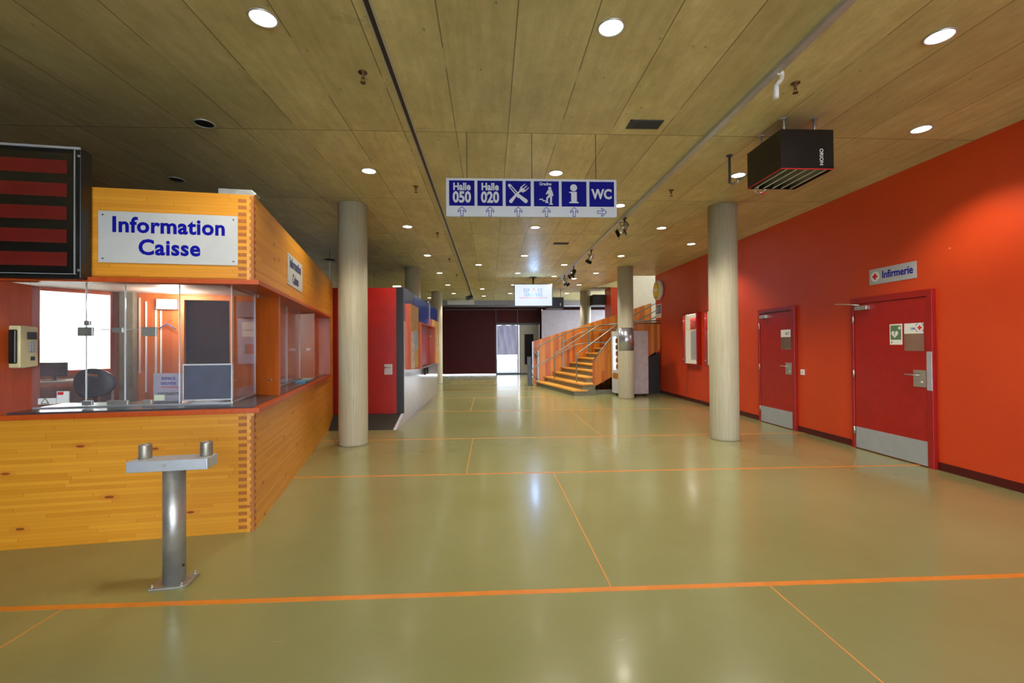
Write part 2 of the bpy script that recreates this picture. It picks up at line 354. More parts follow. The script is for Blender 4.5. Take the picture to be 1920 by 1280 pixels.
# stairwell shaft (partly open to daylight above)
sw = MB().box(3.7, 9, 16.62, 16.8, HC, 6.8).box(4.76, 9, 16.62, 16.8, 0, HC).box(4.44, 9, 13.66, 13.84, HC+.35, 6.8).box(5.4, 9, 13.66, 13.84, 0, HC+.35).box(9, 9.2, 13.66, 16.8, 0, 6.8)
sw.box(3.5, 7.2, 13.66, 16.8, 6.8, 6.95)  # unseen roof slab added to cut the daylight on the cream walls
sw.prism([(4.24, 13.84), (4.44, 13.84), (3.88, 16.6), (3.68, 16.6)], HC+.35, 6.8)
struct(sw.build('wall_stairwell', M['cream']), 'cream plastered stairwell shaft walls', 'wall')
struct(MB().box(4.47, 4.75, 16.62, 17.5, 0, HC).build('wall_pier', M['wall']), 'orange-red wall pier beyond the stairs', 'wall')

# ------------------------------------------------------------------ floor lines
fl = MB()
for y, w in ((2.69, .046), (5.19, .03), (7.19, .026), (10.2, .03), (12.8, .03), (14.65, .03), (16.0, .03), (17.7, .03), (18.8, .03), (20.6, .03)):
    x1 = 5.1
    x0 = -7.2 if y < 3 else (-1.6 if y > 8 else -2.9)
    if y == 2.69: x0 = -9
    if 12.5 < y < 17.5: x1 = 1.5
    fl.box(x0, x1, y-w/2, y+w/2, 0, .0015)
struct(fl.build('trim_2', M['line']), 'orange lines inlaid across the green floor', 'floor line')
fj = MB()
for x, y0, y1 in ((.715, 2.71, 5.17), (-.28, 5.2, 7.18), (1.665, 0.2, 2.67), (-2.39, .2, 2.67), (1.78, 7.2, 10.19), (-.45, 10.2, 12.79), (.9, 12.8, 14.6)): fj.box(x-.005, x+.005, y0, y1, 0, .0012)
struct(fj.build('trim_3', M['joint']), 'thin joints running along the green floor', 'floor joint')

# ------------------------------------------------------------------ columns
def column(x, y, label, top=HC):
    mb = MB(); mb.lathe((x, y, 0), [(.0, .001), (.206, .001), (.21, .02), (.21, top-.002), (0, top-.002)], 48)
    o = mb.build('concrete_column', M['col'], org=(x, y, 0)); return tag(o, label, 'column')
column(-2.05, 6.92, 'round raw concrete column beside the information booth, nearest on the left')
column(3.595, 6.85, 'round pale concrete column in front of the red wall, nearest on the right')
column(-2.08, 12.4, 'round concrete column rising behind the blue booth top')
column(3.705, 12.28, 'round concrete column in front of the vending machine, with a metal sleeve')
column(-2.07, 17.9, 'slim-looking concrete column at the far end of the blue booth')
column(3.79, 17.9, 'round pale column standing behind the wooden stair parapet')

# ------------------------------------------------------------------ downlights
ORD = ['first', 'second', 'third', 'fourth', 'fifth', 'sixth', 'seventh', 'eighth', 'ninth']
def lamp(x, y, label, lit=True, src=None):
    e = thing('ceiling_downlight', (x, y, HC), label, 'ceiling light', 'round downlights in the concrete ceiling')
    MB().lathe((x, y, HC), [(.078, .0), (.09, -.001), (.094, -.006), (.088, -.011), (.078, -.008), (.078, .0)], 32).build('trim_ring', M['alu'], e)
    MB().cyl((x, y, HC-.005), .078, .004, n=32).build('diffuser', M['lampface'] if lit else M['black'], e)
    return e
proto = None
def light(x, y, w):
    l = bpy.data.lights.new('downlight_beam', 'SPOT'); l.energy = w; l.color = (1, .92, .77); l.spot_size = math.radians(118); l.spot_blend = .55
    l.shadow_soft_size = .07; o = bpy.data.objects.new('downlight_beam', l); C.objects.link(o); o.location = (x, y, HC-.03); return o
cols = [(-1.455, 'leftmost'), (.825, 'middle'), (3.14, 'right-hand')]
for cx, cn in cols:
    for k in range(8):
        y = 3.0+2.575*k
        if y > 21: continue
        if cx > 3 and 13 < y < 13.0: continue
        if cx > 3 and y > 13.3 and y < 15.5: y = 15.38
        lab = 'round lit downlight, %s from the camera in the %s long row of ceiling lights' % (ORD[k], cn)
        if proto is None: proto = lamp(cx, y, lab)
        else: copy_thing(proto, (cx, y, HC), lab)
        lo = light(cx, y, LAMP_W)
extra = [(1.99, 6.85, 'round lit downlight just right of the hanging sign, above its WC end'), (4.31, 4.32, 'round lit downlight close to the red wall, nearest the camera'), 
         (4.27, 9.43, 'round lit downlight near the red wall beyond the nearest right column'), (-.29, 11.95, 'round lit downlight left of the TV, in the short inner row'), (1.97, 11.93, 'round lit downlight beside the spotlight track, just before the TV'),
         (1.98, 13.9, 'small lit downlight right above the TV screen edge'), (2.69, 14.4, 'small lit downlight behind the last track spotlight'), (-.285, 17.0, 'far lit downlight in the inner row left of the TV'), (-.26, 19.4, 'last lit downlight in the inner row left of the TV'),
         (-2.65, 20.1, 'far lit downlight behind the last left column')]
for x, y, lab in extra:
    copy_thing(proto, (x, y, HC), lab); lo = light(x, y, LAMP_W)
off = lamp(-2.70, 4.44, 'unlit black round ceiling fitting above the screen and booth front', False)
off['group'] = 'unlit round ceiling fittings'
copy_thing(off, (-3.95, 5.93, HC), 'unlit black round ceiling fitting over the booth roof, in the dark', 'unlit round ceiling fittings')

# ------------------------------------------------------------------ ceiling fittings
def sprinkler(x, y, label):
    z = HC; mb = MB()
    mb.lathe((x, y, z), [(.0, -.001), (.034, -.001), (.034, -.006), (.014, -.013), (.010, -.035), (.010, -.05), (0, -.05)], 20)
    mb.box(x-.013, x-.010, y-.002, y+.002, z-.08, z-.045).box(x+.010, x+.013, y-.002, y+.002, z-.08, z-.045)
    mb.lathe((x, y, z), [(0, -.08), (.022, -.08), (.022, -.083), (0, -.083)], 16)
    return tag(mb.build('sprinkler_head', M['brass'], org=(x, y, z)), label, 'sprinkler', 'sprinkler heads in the ceiling')
for i, y in enumerate((3.57, 6.1, 8.58, 11.1, 13.6)): sprinkler(-.975, y, 'small steel sprinkler head left of the left track, %s from the camera' % ORD[i])
for i, y in enumerate((3.59, 6.15, 8.7)): sprinkler(2.51, y, 'small steel sprinkler head right of the spotlight track, %s from the camera' % ORD[i])
def vent(x, y, label):
    e = thing('ceiling_vent', (x, y, HC), label, 'vent', 'grilles in the ceiling')
    MB().box(x-.15, x+.15, y-.075, y+.075, HC-.004, HC).build('backing', M['black'], e)
    f = MB(); f.box(x-.16, x+.16, y-.085, y-.072, HC-.008, HC).box(x-.16, x+.16, y+.072, y+.085, HC-.008, HC).box(x-.16, x-.147, y-.085, y+.085, HC-.008, HC).box(x+.147, x+.16, y-.085, y+.085, HC-.008, HC)
    f.build('frame', M['darkgrey'], e)
    g = MB()
    for i in range(6): g.box(x-.147, x+.147, y-.062+i*.023, y-.056+i*.023, HC-.007, HC-.002)
    g.build('grille', M['darkgrey'], e)
vent(1.506, 4.315, 'dark rectangular vent grille in the ceiling, nearest the camera'); vent(1.494, 9.43, 'dark rectangular vent grille in the ceiling beyond the hanging sign')
# tracks
e = thing('lighting_track', (-.745, 10, HC), 'slim silver ceiling track on the left, with a dark slot', 'track')
MB().box(-.775, -.765, -2, 20.9, HC-.018, HC).box(-.73, -.72, -2, 20.9, HC-.018, HC).build('rail_edge', M['alu'], e)
MB().box(-.765, -.73, -2, 20.9, HC-.006, HC).build('slot', M['black'], e)
e = thing('lighting_track', (2.235, 6, HC), 'grey spotlight track on the right running above the sign', 'track')
MB().box(2.20, 2.212, -2, 15.0, HC-.035, HC).box(2.248, 2.26, -2, 15.0, HC-.035, HC).box(2.212, 2.248, -2, 15, HC-.035, HC-.03).build('rail_edge', M['zincplate'], e)
MB().box(2.212, 2.248, -2, 15.0, HC-.03, HC-.02).build('slot', M['darkgrey'], e)
def spot(x, y, aim, label, m, L=.17, r=.05, barn=True):
    e = thing('track_spotlight', (x, y, HC-.035), label, 'spotlight', 'spotlights clipped to the ceiling tracks')
    MB().box(x-.018, x+.018, y-.05, y+.05, HC-.06, HC-.035).cyl((x, y, HC-.14), .011, .09, n=10).build('adapter', M['black'], e)
    d = Vector(aim).normalized(); s_ = d.cross(Vector((0, 0, 1))).normalized(); u_ = s_.cross(d)
    f = Fm(Vector((x, y, HC-.18))-d*L*.4, s_, u_, d)
    MB(f).lathe((0, 0, 0), [(0, 0), (r*.7, 0), (r*.95, .02), (r, L*.6), (r*.98, L), (r*.85, L), (r*.8, L-.02), (0, L-.02)], 22).build('lamp_body', m, e)
    MB(f).tube([f(r+.008, 0, L*.35), f(r+.008, r+.03, L*.35), f(-r-.008, r+.03, L*.35), f(-r-.008, 0, L*.35)], .006, 8).build('bracket', M['black'], e)
    if barn:
        for sx in (-1, 1): b = MB(f); b.add([(sx*r, -r, L), (sx*r, r, L), (sx*r*1.25, r, L+.07), (sx*r*1.25, -r, L+.07), (sx*(r+.004), -r, L), (sx*(r+.004), r, L), (sx*(r*1.25+.004), r, L+.07), (sx*(r*1.25+.004), -r, L+.07)], [(0, 1, 2, 3), (7, 6, 5, 4), (0, 1, 5, 4), (2, 3, 7, 6)]); b.build('barn_door', M['black'], e)
spot(2.24, 7.42, (-.55, -.5, -.75), 'silver and black spotlight on the right track, nearest of the four', M['steel'], .2, .06)
spot(2.24, 9.92, (-.4, .25, -.8), 'silver spotlight on the right track, second of the four', M['steel'], .15)
spot(2.24, 12.05, (-.5, -.3, -.8), 'all-black spotlight on the right track, third of the four', M['black'], .19, .06)
spot(2.24, 13.55, (.35, -.35, -.8), 'striped silver and black spotlight at the far end of the right track', M['steel'], .2, .06)
spot(-.745, 18.2, (-.7, -.3, -.2), 'small black spotlight at the far end of the left track', M['black'], .2, .08)
e = thing('track_connector', (2.29, 3.52, HC), 'white plastic angled fitting hanging beside the right track', 'fitting')
MB().cyl((2.30, 3.52, HC-.17), .022, .11, n=20).tube([(2.30, 3.52, HC-.065), (2.315, 3.47, HC-.035), (2.28, 3.42, HC-.02), (2.24, 3.42, HC-.02)], .02, 14, .02).build('cable_socket', M['white'], e)

# black hanging heater
HX0, HX1, HY0, HY1, HZ0, HZ1 = 2.70, 3.205, 4.07, 4.62, 3.07, 3.43
e = thing('unit_heater', (2.95, 4.35, HZ0), 'large black box heater hanging from the ceiling before the right column', 'heater')
hb = MB().box(HX0, HX1, HY0, HY0+.012, HZ0, HZ1).box(HX0, HX1, HY1-.012, HY1, HZ0, HZ1).box(HX0, HX0+.012, HY0+.012, HY1-.012, HZ0, HZ1).box(HX1-.012, HX1, HY0+.012, HY1-.012, HZ0, HZ1).box(HX0, HX1, HY0, HY1, HZ1, HZ1+.01)
hb.build('housing', M['black'], e)
MB().box(HX0+.012, HX1-.012, HY0+.012, HY1-.012, HZ0+.09, HZ0+.1).build('reflector', M['galv'], e)
lm = MB()
for i in range(5):
    x = HX0+.06+i*.095; lm.prism([(x, HZ0+.005), (x+.012, HZ0), (x+.045, HZ0+.06), (x+.033, HZ0+.065)], HY0+.015, HY1-.015, 'y')
lm.build('louvre', M['galv'], e)
MB().box(HX0-.002, HX0+.003, HY0, HY1, HZ0-.002, HZ0+.006).box(HX0, HX1, HY0-.002, HY0+.003, HZ0-.002, HZ0+.006).build('red_edge_strip', M['redink'], e)
text('maker_lettering', 'ORION', Fm((3.085, HY0, 3.185), (0, 0, -1), (1, 0, 0), (0, -1, 0)), .048, M['white'], e, 1, .0006)
for x, y in ((2.79, 4.16), (3.09, 4.16), (2.79, 4.52)): MB().cyl((x, y, HZ1), .011, HC-HZ1, n=12).lathe((x, y, HC-.01), [(0, 0), (.03, .002), (.03, .0095), (0, .0095)], 16).build('hanger_rod', M['galv'], e)
e = thing('gas_pipe', (2.72, 4.98, HC), 'dark pipe dropping from the ceiling with a valve beside the black heater', 'pipe')
a, b = Vector((2.715, 5.0, HC)), Vector((2.715, 5.0, 3.27))
MB().tube([a, b], .014, 12).lathe((2.715, 5, HC-.012), [(0, 0), (.035, .002), (.035, .011), (0, .011)], 16).build('drop_pipe', M['darkgrey'], e)
MB().tube([b+Vector((0, 0, .01)), (2.73, 4.98, 3.245), (2.79, 4.80, 3.27), (2.80, 4.62, 3.30)], .013, 12, .03).build('branch_pipe', M['galv'], e)
MB().cyl((2.755, 4.90, 3.235), .024, .05, n=12).build('valve', M['steel'], e)
MB().tube([(2.80, 4.60, 3.09), (2.80, 4.66, 3.06), (2.88, 4.68, 3.05), (2.90, 4.62, 3.08)], .013, 12, .03).build('return_pipe', M['steel'], e)
MB().cyl((2.90, 4.66, 3.05), .016, .03, 'y', 12).build('valve_cap', M['redink'], e)

# ------------------------------------------------------------------ hanging direction sign
SY = 4.54
e = thing('direction_sign', (.43, SY, 2.74), 'long silver hanging sign with six blue pictogram squares and arrows', 'sign')
px0 = onY(836, 332, SY); px1 = onY(1156, 338, SY)
x0, x1, zt, zb = px0.x, px1.x, 3.126, 2.742
MB().box(x0, x1, SY, SY+.03, zb, zt).build('panel', M['signgrey'], e, bevel=.002)
for i, u in enumerate((875, 997, 1118)):
    p = onZ(u, 250, HC); MB().tube([(p.x, SY+.015, zt), (p.x, SY+.015, HC)], .0035, 8).build('suspension_wire', M['darkgrey'], e)
sq = .252; SF = Fm((0, SY, 0), (1, 0, 0), (0, 0, 1), (0, -1, 0))
lefts = [onY(u, 350, SY-.002).x for u in (842, 895, 948, 1001, 1053, 1105)]
zc = 2.975
def flat(fr, pts, t0, t1, name, m, parent): mb = MB(fr); mb.prism(pts, t0, t1); return mb.build(name, m, parent)
def F_at(cx, cz): return Fm((cx, SY, cz), (1, 0, 0), (0, 0, 1), (0, -1, 0))
def disc(mb, cx, cy, r, t0, t1, n=20): mb.prism([(cx+r*math.cos(2*math.pi*i/n), cy+r*math.sin(2*math.pi*i/n)) for i in range(n)], t0, t1)
def bar(mb, a, b, w, t0, t1, w2=None):
    a, b = Vector(a), Vector(b); d = (b-a).normalized(); n = Vector((-d.y, d.x)); w2 = w if w2 is None else w2
    mb.prism([tuple(a+n*w/2), tuple(a-n*w/2), tuple(b-n*w2/2), tuple(b+n*w2/2)], t0, t1)
for i, lx in enumerate(lefts):
    cx = lx+sq/2
    blu = MB().box(lx, lx+sq, SY-.003, SY-.0004, zc-sq/2, zc+sq/2).build('pictogram_square', M['blue'], e)
    f = F_at(cx, zc)
    if i < 2:
        text('hall_word', 'Halle', Fm((cx, SY-.003, zc+.062), (1, 0, 0), (0, 0, 1), (0, -1, 0)), .098, M['signgrey'], blu, .86, .0035)
        text('hall_number', ('050', '020')[i], Fm((cx, SY-.003, zc-.045), (1, 0, 0), (0, 0, 1), (0, -1, 0)), .150, M['signgrey'], blu, .80, .0055)
    if i == 2:
        mb = MB(f); bar(mb, (-.09, .085), (.012, -.035), .03, .003, .0042, .036); bar(mb, (.005, -.02), (.075, -.075), .03, .003, .0045, .04); disc(mb, .075, -.075, .02, .003, .0048); disc(mb, -.087, .082, .015, .003, .0046)
        mb.build('knife', M['signgrey'], blu)
        mb = MB(f); bar(mb, (-.075, -.08), (-.01, 0), .036, .003, .0051, .016); disc(mb, -.073, -.078, .018, .003, .0053); bar(mb, (-.01, 0), (.035, .035), .016, .003, .0055)
        bar(mb, (.03, .02), (.05, .052), .05, .003, .0057)
        for q in (-1, 0, 1): bar(mb, (.043-q*.020, .04+q*.020), (.088-q*.018, .078+q*.018), .009, .003, .0059)
        mb.build('fork', M['signgrey'], blu)
        mb = MB(f); bar(mb, (-.078, .07), (-.02, .003), .010, .0044, .0064); mb.build('blade_cutout', M['blue'], blu)
    if i == 3:
        text('terrace_word', 'Gradins', Fm((cx-.01, SY-.003, zc+.098), (1, 0, 0), (0, 0, 1), (0, -1, 0)), .042, M['signgrey'], blu, .92, .001)
        mb = MB(f); disc(mb, .034, .055, .016, .003, .0044); bar(mb, (.032, .038), (.040, -.02), .045, .003, .0046, .036); bar(mb, (.05, .03), (.066, -.022), .016, .003, .0048, .012)
        bar(mb, (.02, .03), (-.002, -.004), .016, .003, .005, .012); bar(mb, (.046, -.02), (.046, -.098), .022, .003, .0052, .016); bar(mb, (.03, -.02), (.006, -.045), .022, .003, .0054, .018); bar(mb, (.008, -.04), (.004, -.08), .017, .003, .0056, .014)
        bar(mb, (.028, -.104), (.064, -.104), .011, .003, .0058); mb.build('climbing_figure', M['signgrey'], blu)
        mb = MB(f); bar(mb, (-.072, -.056), (-.034, -.056), .011, .003, .0044); bar(mb, (-.040, -.070), (-.006, -.070), .011, .003, .0046); bar(mb, (-.012, -.086), (.022, -.086), .011, .003, .0048); mb.build('stair_treads', M['signgrey'], blu)
    if i == 4:
        mb = MB(f); disc(mb, -.004, .063, .035, .003, .0044, 28); mb.prism([(-.05, .022), (.027, .022), (.027, -.08), (.045, -.08), (.045, -.092), (-.05, -.092), (-.05, -.08), (-.03, -.08), (-.03, .012), (-.05, .012)], .003, .0046)
        mb.build('information_letter', M['signgrey'], blu)
    if i == 5: text('toilet_letters', 'WC', Fm((cx, SY-.003, zc-.004), (1, 0, 0), (0, 0, 1), (0, -1, 0)), .135, M['signgrey'], blu, .86, .005)
    # arrow outline below
    ap = [(0, .048), (.038, .012), (.038, -.008), (.012, .016), (.012, -.045), (-.012, -.045), (-.012, .016), (-.038, -.008), (-.038, .012)]
    if i == 5: ap = [(y_, -x_) for x_, y_ in ap]
    g = F_at(cx, 2.793); mb = MB(g)
    for a, b in zip(ap, ap[1:]+ap[:1]): bar(mb, a, b, .0055, 0, .0012)
    mb.build('arrow', M['ink'], e)

# ------------------------------------------------------------------ information booth
KA = Vector((-1.871, 3.701, 0)); SA = math.radians(12.2); FA = math.radians(7.9)
KS = Vector((-math.sin(SA), math.cos(SA), 0)); KF = Vector((-math.cos(FA), -math.sin(FA), 0))
SN = Vector((math.cos(SA), math.sin(SA), 0))       # outward normal of the side wall
FN = Vector((math.sin(FA), -math.cos(FA), 0))      # outward normal of the front wall
def K(s, f, z=0): return KA+KS*s+KF*f+Vector((0, 0, z))
front = Fm(KA, -KF, FN)                            # x to the right (negative = into front), y outwards
side = Fm(KA, KS, SN)
front_w = lamella('booth_boards_front', (-KF.x, -KF.y)); side_w = lamella('booth_boards_side', (KS.x, KS.y))
ZS0, ZS1, ZH0, ZH1, ZT = .94, .975, 1.945, 1.98, 2.662
SL = 5.12; FL = 5.1
booth = thing('information_booth', tuple(K(1.5, 1, 0)), 'large golden timber information and ticket booth with glass counter windows', 'booth')
def part(mb, name, m, bevel=0, parent=None): return mb.build(name, m, parent or booth, bevel=bevel)
T = .05
part(MB(front).box(-FL, 0, -T, 0, 0, ZS0), 'front_wall', front_w); part(MB(side).box(0, SL, -T, 0, 0, ZS0), 'side_wall', side_w)
part(MB(front).box(-FL, 0, -T, 0, ZH1, ZT), 'front_fascia', front_w); part(MB(side).box(0, SL, -T, 0, ZH1, ZT), 'side_fascia', side_w)
part(MB(front).box(-FL, -1.69, -T, 0, ZS0, ZH1), 'front_wall_end', front_w); part(MB(side).box(4.42, SL, -T, 0, ZS0, ZH1), 'side_wall_end', side_w)
fj = MB(); n = 0
z = .0268
while z < ZT-.03:
    if not (ZS0-.03 < z < ZH1):
        c0 = [K(-.0, 0), K(0, .112), K(.045, .112), K(.045, 0)]
        fj.fr = front; fj.box(-.112, .0015, -.04, .0015, z, z+.0262)
    z += .0536
part(fj, 'finger_joint', M['endgrain'])
fj = MB(side); z = 0
while z < ZT-.03:
    if not (ZS0-.03 < z < ZH1): fj.box(-.001, .06, -.03, .0012, z, z+.0262)
    z += .0536
part(fj, 'finger_joint_return', M['endgrain'])
# stained board frame round the openings
def board(z0, z1, o, name):
    def c(s, f): return K(s, f)
    # outer L following front and side, inner edge set back
    out = [K(0, 1.69)+FN*o, K(0, 0)+FN*o+SN*(o), K(4.42, 0)+SN*o]
    inn = [K(.05, 1.69), K(.05, .05), K(4.42, .05)]
    pts = [(p.x, p.y) for p in out]+[(p.x, p.y) for p in inn[::-1]]
    return part(MB().prism(pts, z0, z1), name, M['redwood'], .002)
board(ZS0, ZS1, .055, 'sill_board'); board(ZH0, ZH1, .055, 'head_board')
part(MB(front).box(-1.69, -1.655, -.3, .055, ZS1, ZH0), 'end_jamb', M['redwood'], .002)
part(MB(side).box(4.385, 4.42, -.3, .045, ZS1, ZH0), 'far_jamb', M['redwood'], .002)
part(MB().prism([tuple(K(.005, 1.66)[:2]), tuple(K(.005, .005)[:2]), tuple(K(4.38, .005)[:2]), tuple(K(4.38, .62)[:2]), tuple(K(.62, .62)[:2]), tuple(K(.62, 1.66)[:2])], ZS1, ZS1+.012), 'worktop', M['worktop'])
part(MB().prism([tuple(K(.0, 1.69)[:2]), tuple(K(.0, .0)[:2]), tuple(K(4.42, .0)[:2]), tuple(K(4.42, .32)[:2]), tuple(K(.32, .32)[:2]), tuple(K(.32, 1.69)[:2])], ZH1-.001, ZH1+.02), 'soffit', M['pillarwood'])
# the two wooden fins in the side opening
part(MB().prism([tuple(K(.82, -.0)[:2]), tuple(K(.98, .24)[:2]), tuple(K(1.02, .24)[:2]), tuple(K(.90, 0)[:2])], ZS1+.012, ZH0), 'wood_fin', M['pillarwood'])
part(MB().prism([tuple(K(3.18, .03)[:2]), tuple(K(3.44, .34)[:2]), tuple(K(3.48, .34)[:2]), tuple(K(3.24, .03)[:2])], ZS1+.012, ZH0), 'wood_fin', M['pillarwood'])
part(MB(side).box(3.26, 4.385, -.07, -.05, ZS1, ZH0), 'side_shutter', plain('varnished_shutter', (176, 100, 52), .12, noise=.05, coat=.6))
# roof and interior
INT = thing_none = None
BW1 = K(5.05, .06)
poly = [tuple(K(.05, .05)[:2]), tuple(BW1[:2]), (WB.x, WB.y), (WA.x, WA.y), tuple(K(.05, FL-.05)[:2])]
part(MB().prism(poly, 2.37, 2.40), 'inner_ceiling', plain('pale_inner_ceiling', (206, 186, 178), .5))
part(MB().prism(poly, ZT-.05, ZT-.02), 'roof', M['darkgrey'])
part(MB().prism(poly, .002, .01), 'inner_floor', M['darkgrey'])
def seg(a, b): d = (b-a).normalized(); return Fm(a, d, Vector((-d.y, d.x, 0))), (b-a).length
bf, bl = seg(WB, BW1)                              # back wall: x from window corner to side wall, y outwards (away)
def ubk(px, py=650): p = onP(px, py, WB, bf.ey); return (p-WB).dot(bf.ex), p.z
d0, _ = ubk(346); d1, _ = ubk(431); DZ = ubk(390, 563)[1]
slat = lamella('inner_wall_boards', (bf.ex.x, bf.ex.y), .095, 2.4, ((176, 84, 26), (196, 104, 40), (210, 122, 54)), True, False)
part(MB(bf).box(0, d0, 0, .06, 0, 2.37).box(d1, bl, 0, .06, 0, 2.37).box(d0, d1, 0, .06, DZ, 2.37), 'inner_back_wall', slat)
part(MB(bf).box(d0-.05, d0, -.02, .07, 0, DZ).box(d1, d1+.07, -.02, .07, 0, DZ).box(d0-.05, d1+.07, -.02, .07, DZ, DZ+.07), 'doorway_frame', M['interior'])
part(MB(bf).box(d0-.6, d1+.3, .3, .33, 0, DZ+.2), 'passage_dark_sheet', plain('dark_passage', (34, 14, 10), .8, spec=.1, noise=.2))  # dark sheet put in for the unlit space beyond the doorway
part(MB(seg(K(.05, FL-.05), WA)[0]).box(0, seg(K(.05, FL-.05), WA)[1], 0, .05, 0, 2.37), 'inner_end_wall', slat)
part(MB(bf).box(.02, .20, -.16, -.01, 0, 2.37), 'inner_pier', M['concrete'])
# outside window of the booth
wf, wl = seg(WA, WB)
def uwk(px, py): p = onP(px, py, WA, wf.ey); return (p-WA).dot(wf.ex), p.z
wu1 = wl-.16; zw0 = uwk(200, 691)[1]; zw1 = uwk(207, 553)[1]
win = thing('window_2', tuple(WA), 'bright window at the back of the information booth', 'window', kind='structure')
MB(wf).box(0, wl, 0, .1, 0, zw0-.05).box(0, wl, 0, .1, zw1+.05, HC).box(wu1+.05, wl, 0, .1, zw0-.05, zw1+.05).build('wall_panel', M['interior'], win)
MB(wf).box(0, .05, -.02, .1, zw0-.05, zw1+.05).box(wu1, wu1+.05, -.02, .1, zw0-.05, zw1+.05).box(0, wu1, -.02, .1, zw1, zw1+.05).box(0, wu1, -.06, .1, zw0-.05, zw0).build('window_frame', M['redwood'], win)
MB(wf).box(.05, wu1, .045, .055, zw0, zw1).build('pane', M['glass'], win)
struct(MB(wf).box(wu1+.12, wu1+.2, .12, 1.5, -.2, 2.9).build('wall_outside', M['timberwhite']), 'pale boarded wall just outside the booth window', 'wall')
# glass line of the counter
GZ0, GZ1 = ZS1+.012, ZH0+.03
gs = .235
gf = [1.60, 1.19, .93, .60, .235]
def gpane(a, b, z0=GZ0, z1=GZ1, name='glass_pane'):
    f_, L = seg(a, b); return part(MB(f_).box(.004, L-.004, -.004, .004, z0, z1), name, M['counterglass'])
pts = [K(gs-.01, 1.655), K(gs, 1.28), K(gs, 1.01), K(gs, .62), K(gs+.01, .235), K(.93, .235)]
for a, b in zip(pts[:-1], pts[1:]): gpane(a, b)
spts = [K(1.02, .235), K(1.75, .235), K(2.35, .235), K(3.2, .235)]
for a, b in zip(spts[:-1], spts[1:]): gpane(a, b)
eg = glow('polished_glass_edge', (210, 225, 235), .0); eg = plain('polished_glass_edge', (214, 226, 236), .15, noise=0)
for p in pts[1:]+spts: part(MB(Fm(p, -KF, FN)).box(-.003, .003, -.005, .005, GZ0, GZ1), 'glass_edge', eg)
part(MB(Fm(K(gs, 0), KF, -FN)).box(.235, 1.65, -.006, .006, GZ0, GZ0+.012), 'glass_channel', M['alu'])
part(MB(Fm(K(0, .235), KS, SN)).box(.25, .93, -.006, .006, GZ0, GZ0+.012).box(1.02, 3.2, -.006, .006, GZ0, GZ0+.012), 'glass_channel', M['alu'])
def onG(px, py): return onP(px, py, K(gs, 0), FN)
gF = Fm((0, 0, 0), -KF, FN)
def clamp(x0, x1, y0, y1, name='glass_clamp', m=None, t=.012):
    a, b = onG(x0, y1), onG(x1, y0); L = (b-a).dot(-KF)
    return part(MB(Fm(a, -KF, FN)).box(0, L, -t, t, 0, b.z-a.z), name, m or M['steel'], .002)
clamp(147, 175, 613, 630); clamp(159, 170, 601, 610); clamp(212, 231, 614, 623); clamp(267, 294, 613, 630)
clamp(155, 174, 751, 760); clamp(202, 241, 750, 759); clamp(268, 285, 749, 757)
part(MB(Fm(onG(188, 618), -KF, FN)).box(0, (onG(270, 617)-onG(188, 618)).dot(-KF), -.003, .003, 0, .006), 'clamp_bar', M['alu'])
# stickers on the glass
st = clamp(72, 106, 746, 758, 'warning_sticker', M['paper'], .0055)
a = onG(77, 757); MB(Fm(a+FN*.006, -KF, Vector((0, 0, 1)), FN)).prism([(0, 0), (.06, 0), (.03, .052)], 0, .001).build('warning_triangle', M['green'], st)
MB(Fm(a+FN*.007, -KF, Vector((0, 0, 1)), FN)).prism([(.012, .006), (.048, .006), (.03, .038)], 0, .001).build('triangle_centre', M['paper'], st)
st = clamp(107, 130, 733, 756, 'service_sticker', M['paper'], .0055)
MB(Fm(onG(109, 740)+FN*.006, -KF, Vector((0, 0, 1)), FN)).box(0, .04, 0, .022, 0, .001).build('red_flag', M['redink'], st)
st = clamp(289, 309, 740, 751, 'small_sticker', plain('pale_green_paper', (196, 206, 180), .5), .0055)

booth['label'] = 'large golden timber information and ticket booth with glass counter windows'
# sign boards on the fascia
def plate_sign(fr, u0, u1, z0, z1, lab, lines, sz, sx, ink):
    o = fr(u0, 0, z0); e = thing('name_sign', tuple(o), lab, 'sign', 'silver boards reading Information Caisse')
    MB(fr).box(u0, u1, .002, .006, z0, z1).build('board', M['signwhite'], e, bevel=.001)
    sc = MB(fr)
    for u in (u0+.03, u1-.03):
        for z in (z0+.03, z1-.03): sc.cyl((u, .006, z), .006, .003, 'y', 10)
    sc.build('screw', M['darkgrey'], e)
    ex = fr.ex if (fr.ex.cross(Vector((0, 0, 1)))).dot(fr.ey) > 0 else -fr.ex
    for t, zz, dx in lines:
        text('lettering', t, Fm(fr((u0+u1)/2, .006, zz)+ex*dx, ex, (0, 0, 1), fr.ey), sz, ink, e, sx, .0048, spacing=1.06)
plate_sign(front, -1.07, -.114, 2.098, 2.487, 'silver board with blue Information Caisse lettering on the booth front', [('Information', 2.382, .0), ('Caisse', 2.215, -.0)], .163, .95, M['ink'])
plate_sign(side, 1.205, 2.035, 2.118, 2.455, 'silver board reading Information Caisse on the booth side, seen at an angle', [('Information', 2.365, 0), ('Caisse', 2.205, 0)], .15, .82, plain('faded_blue_ink', (52, 60, 96), .5))
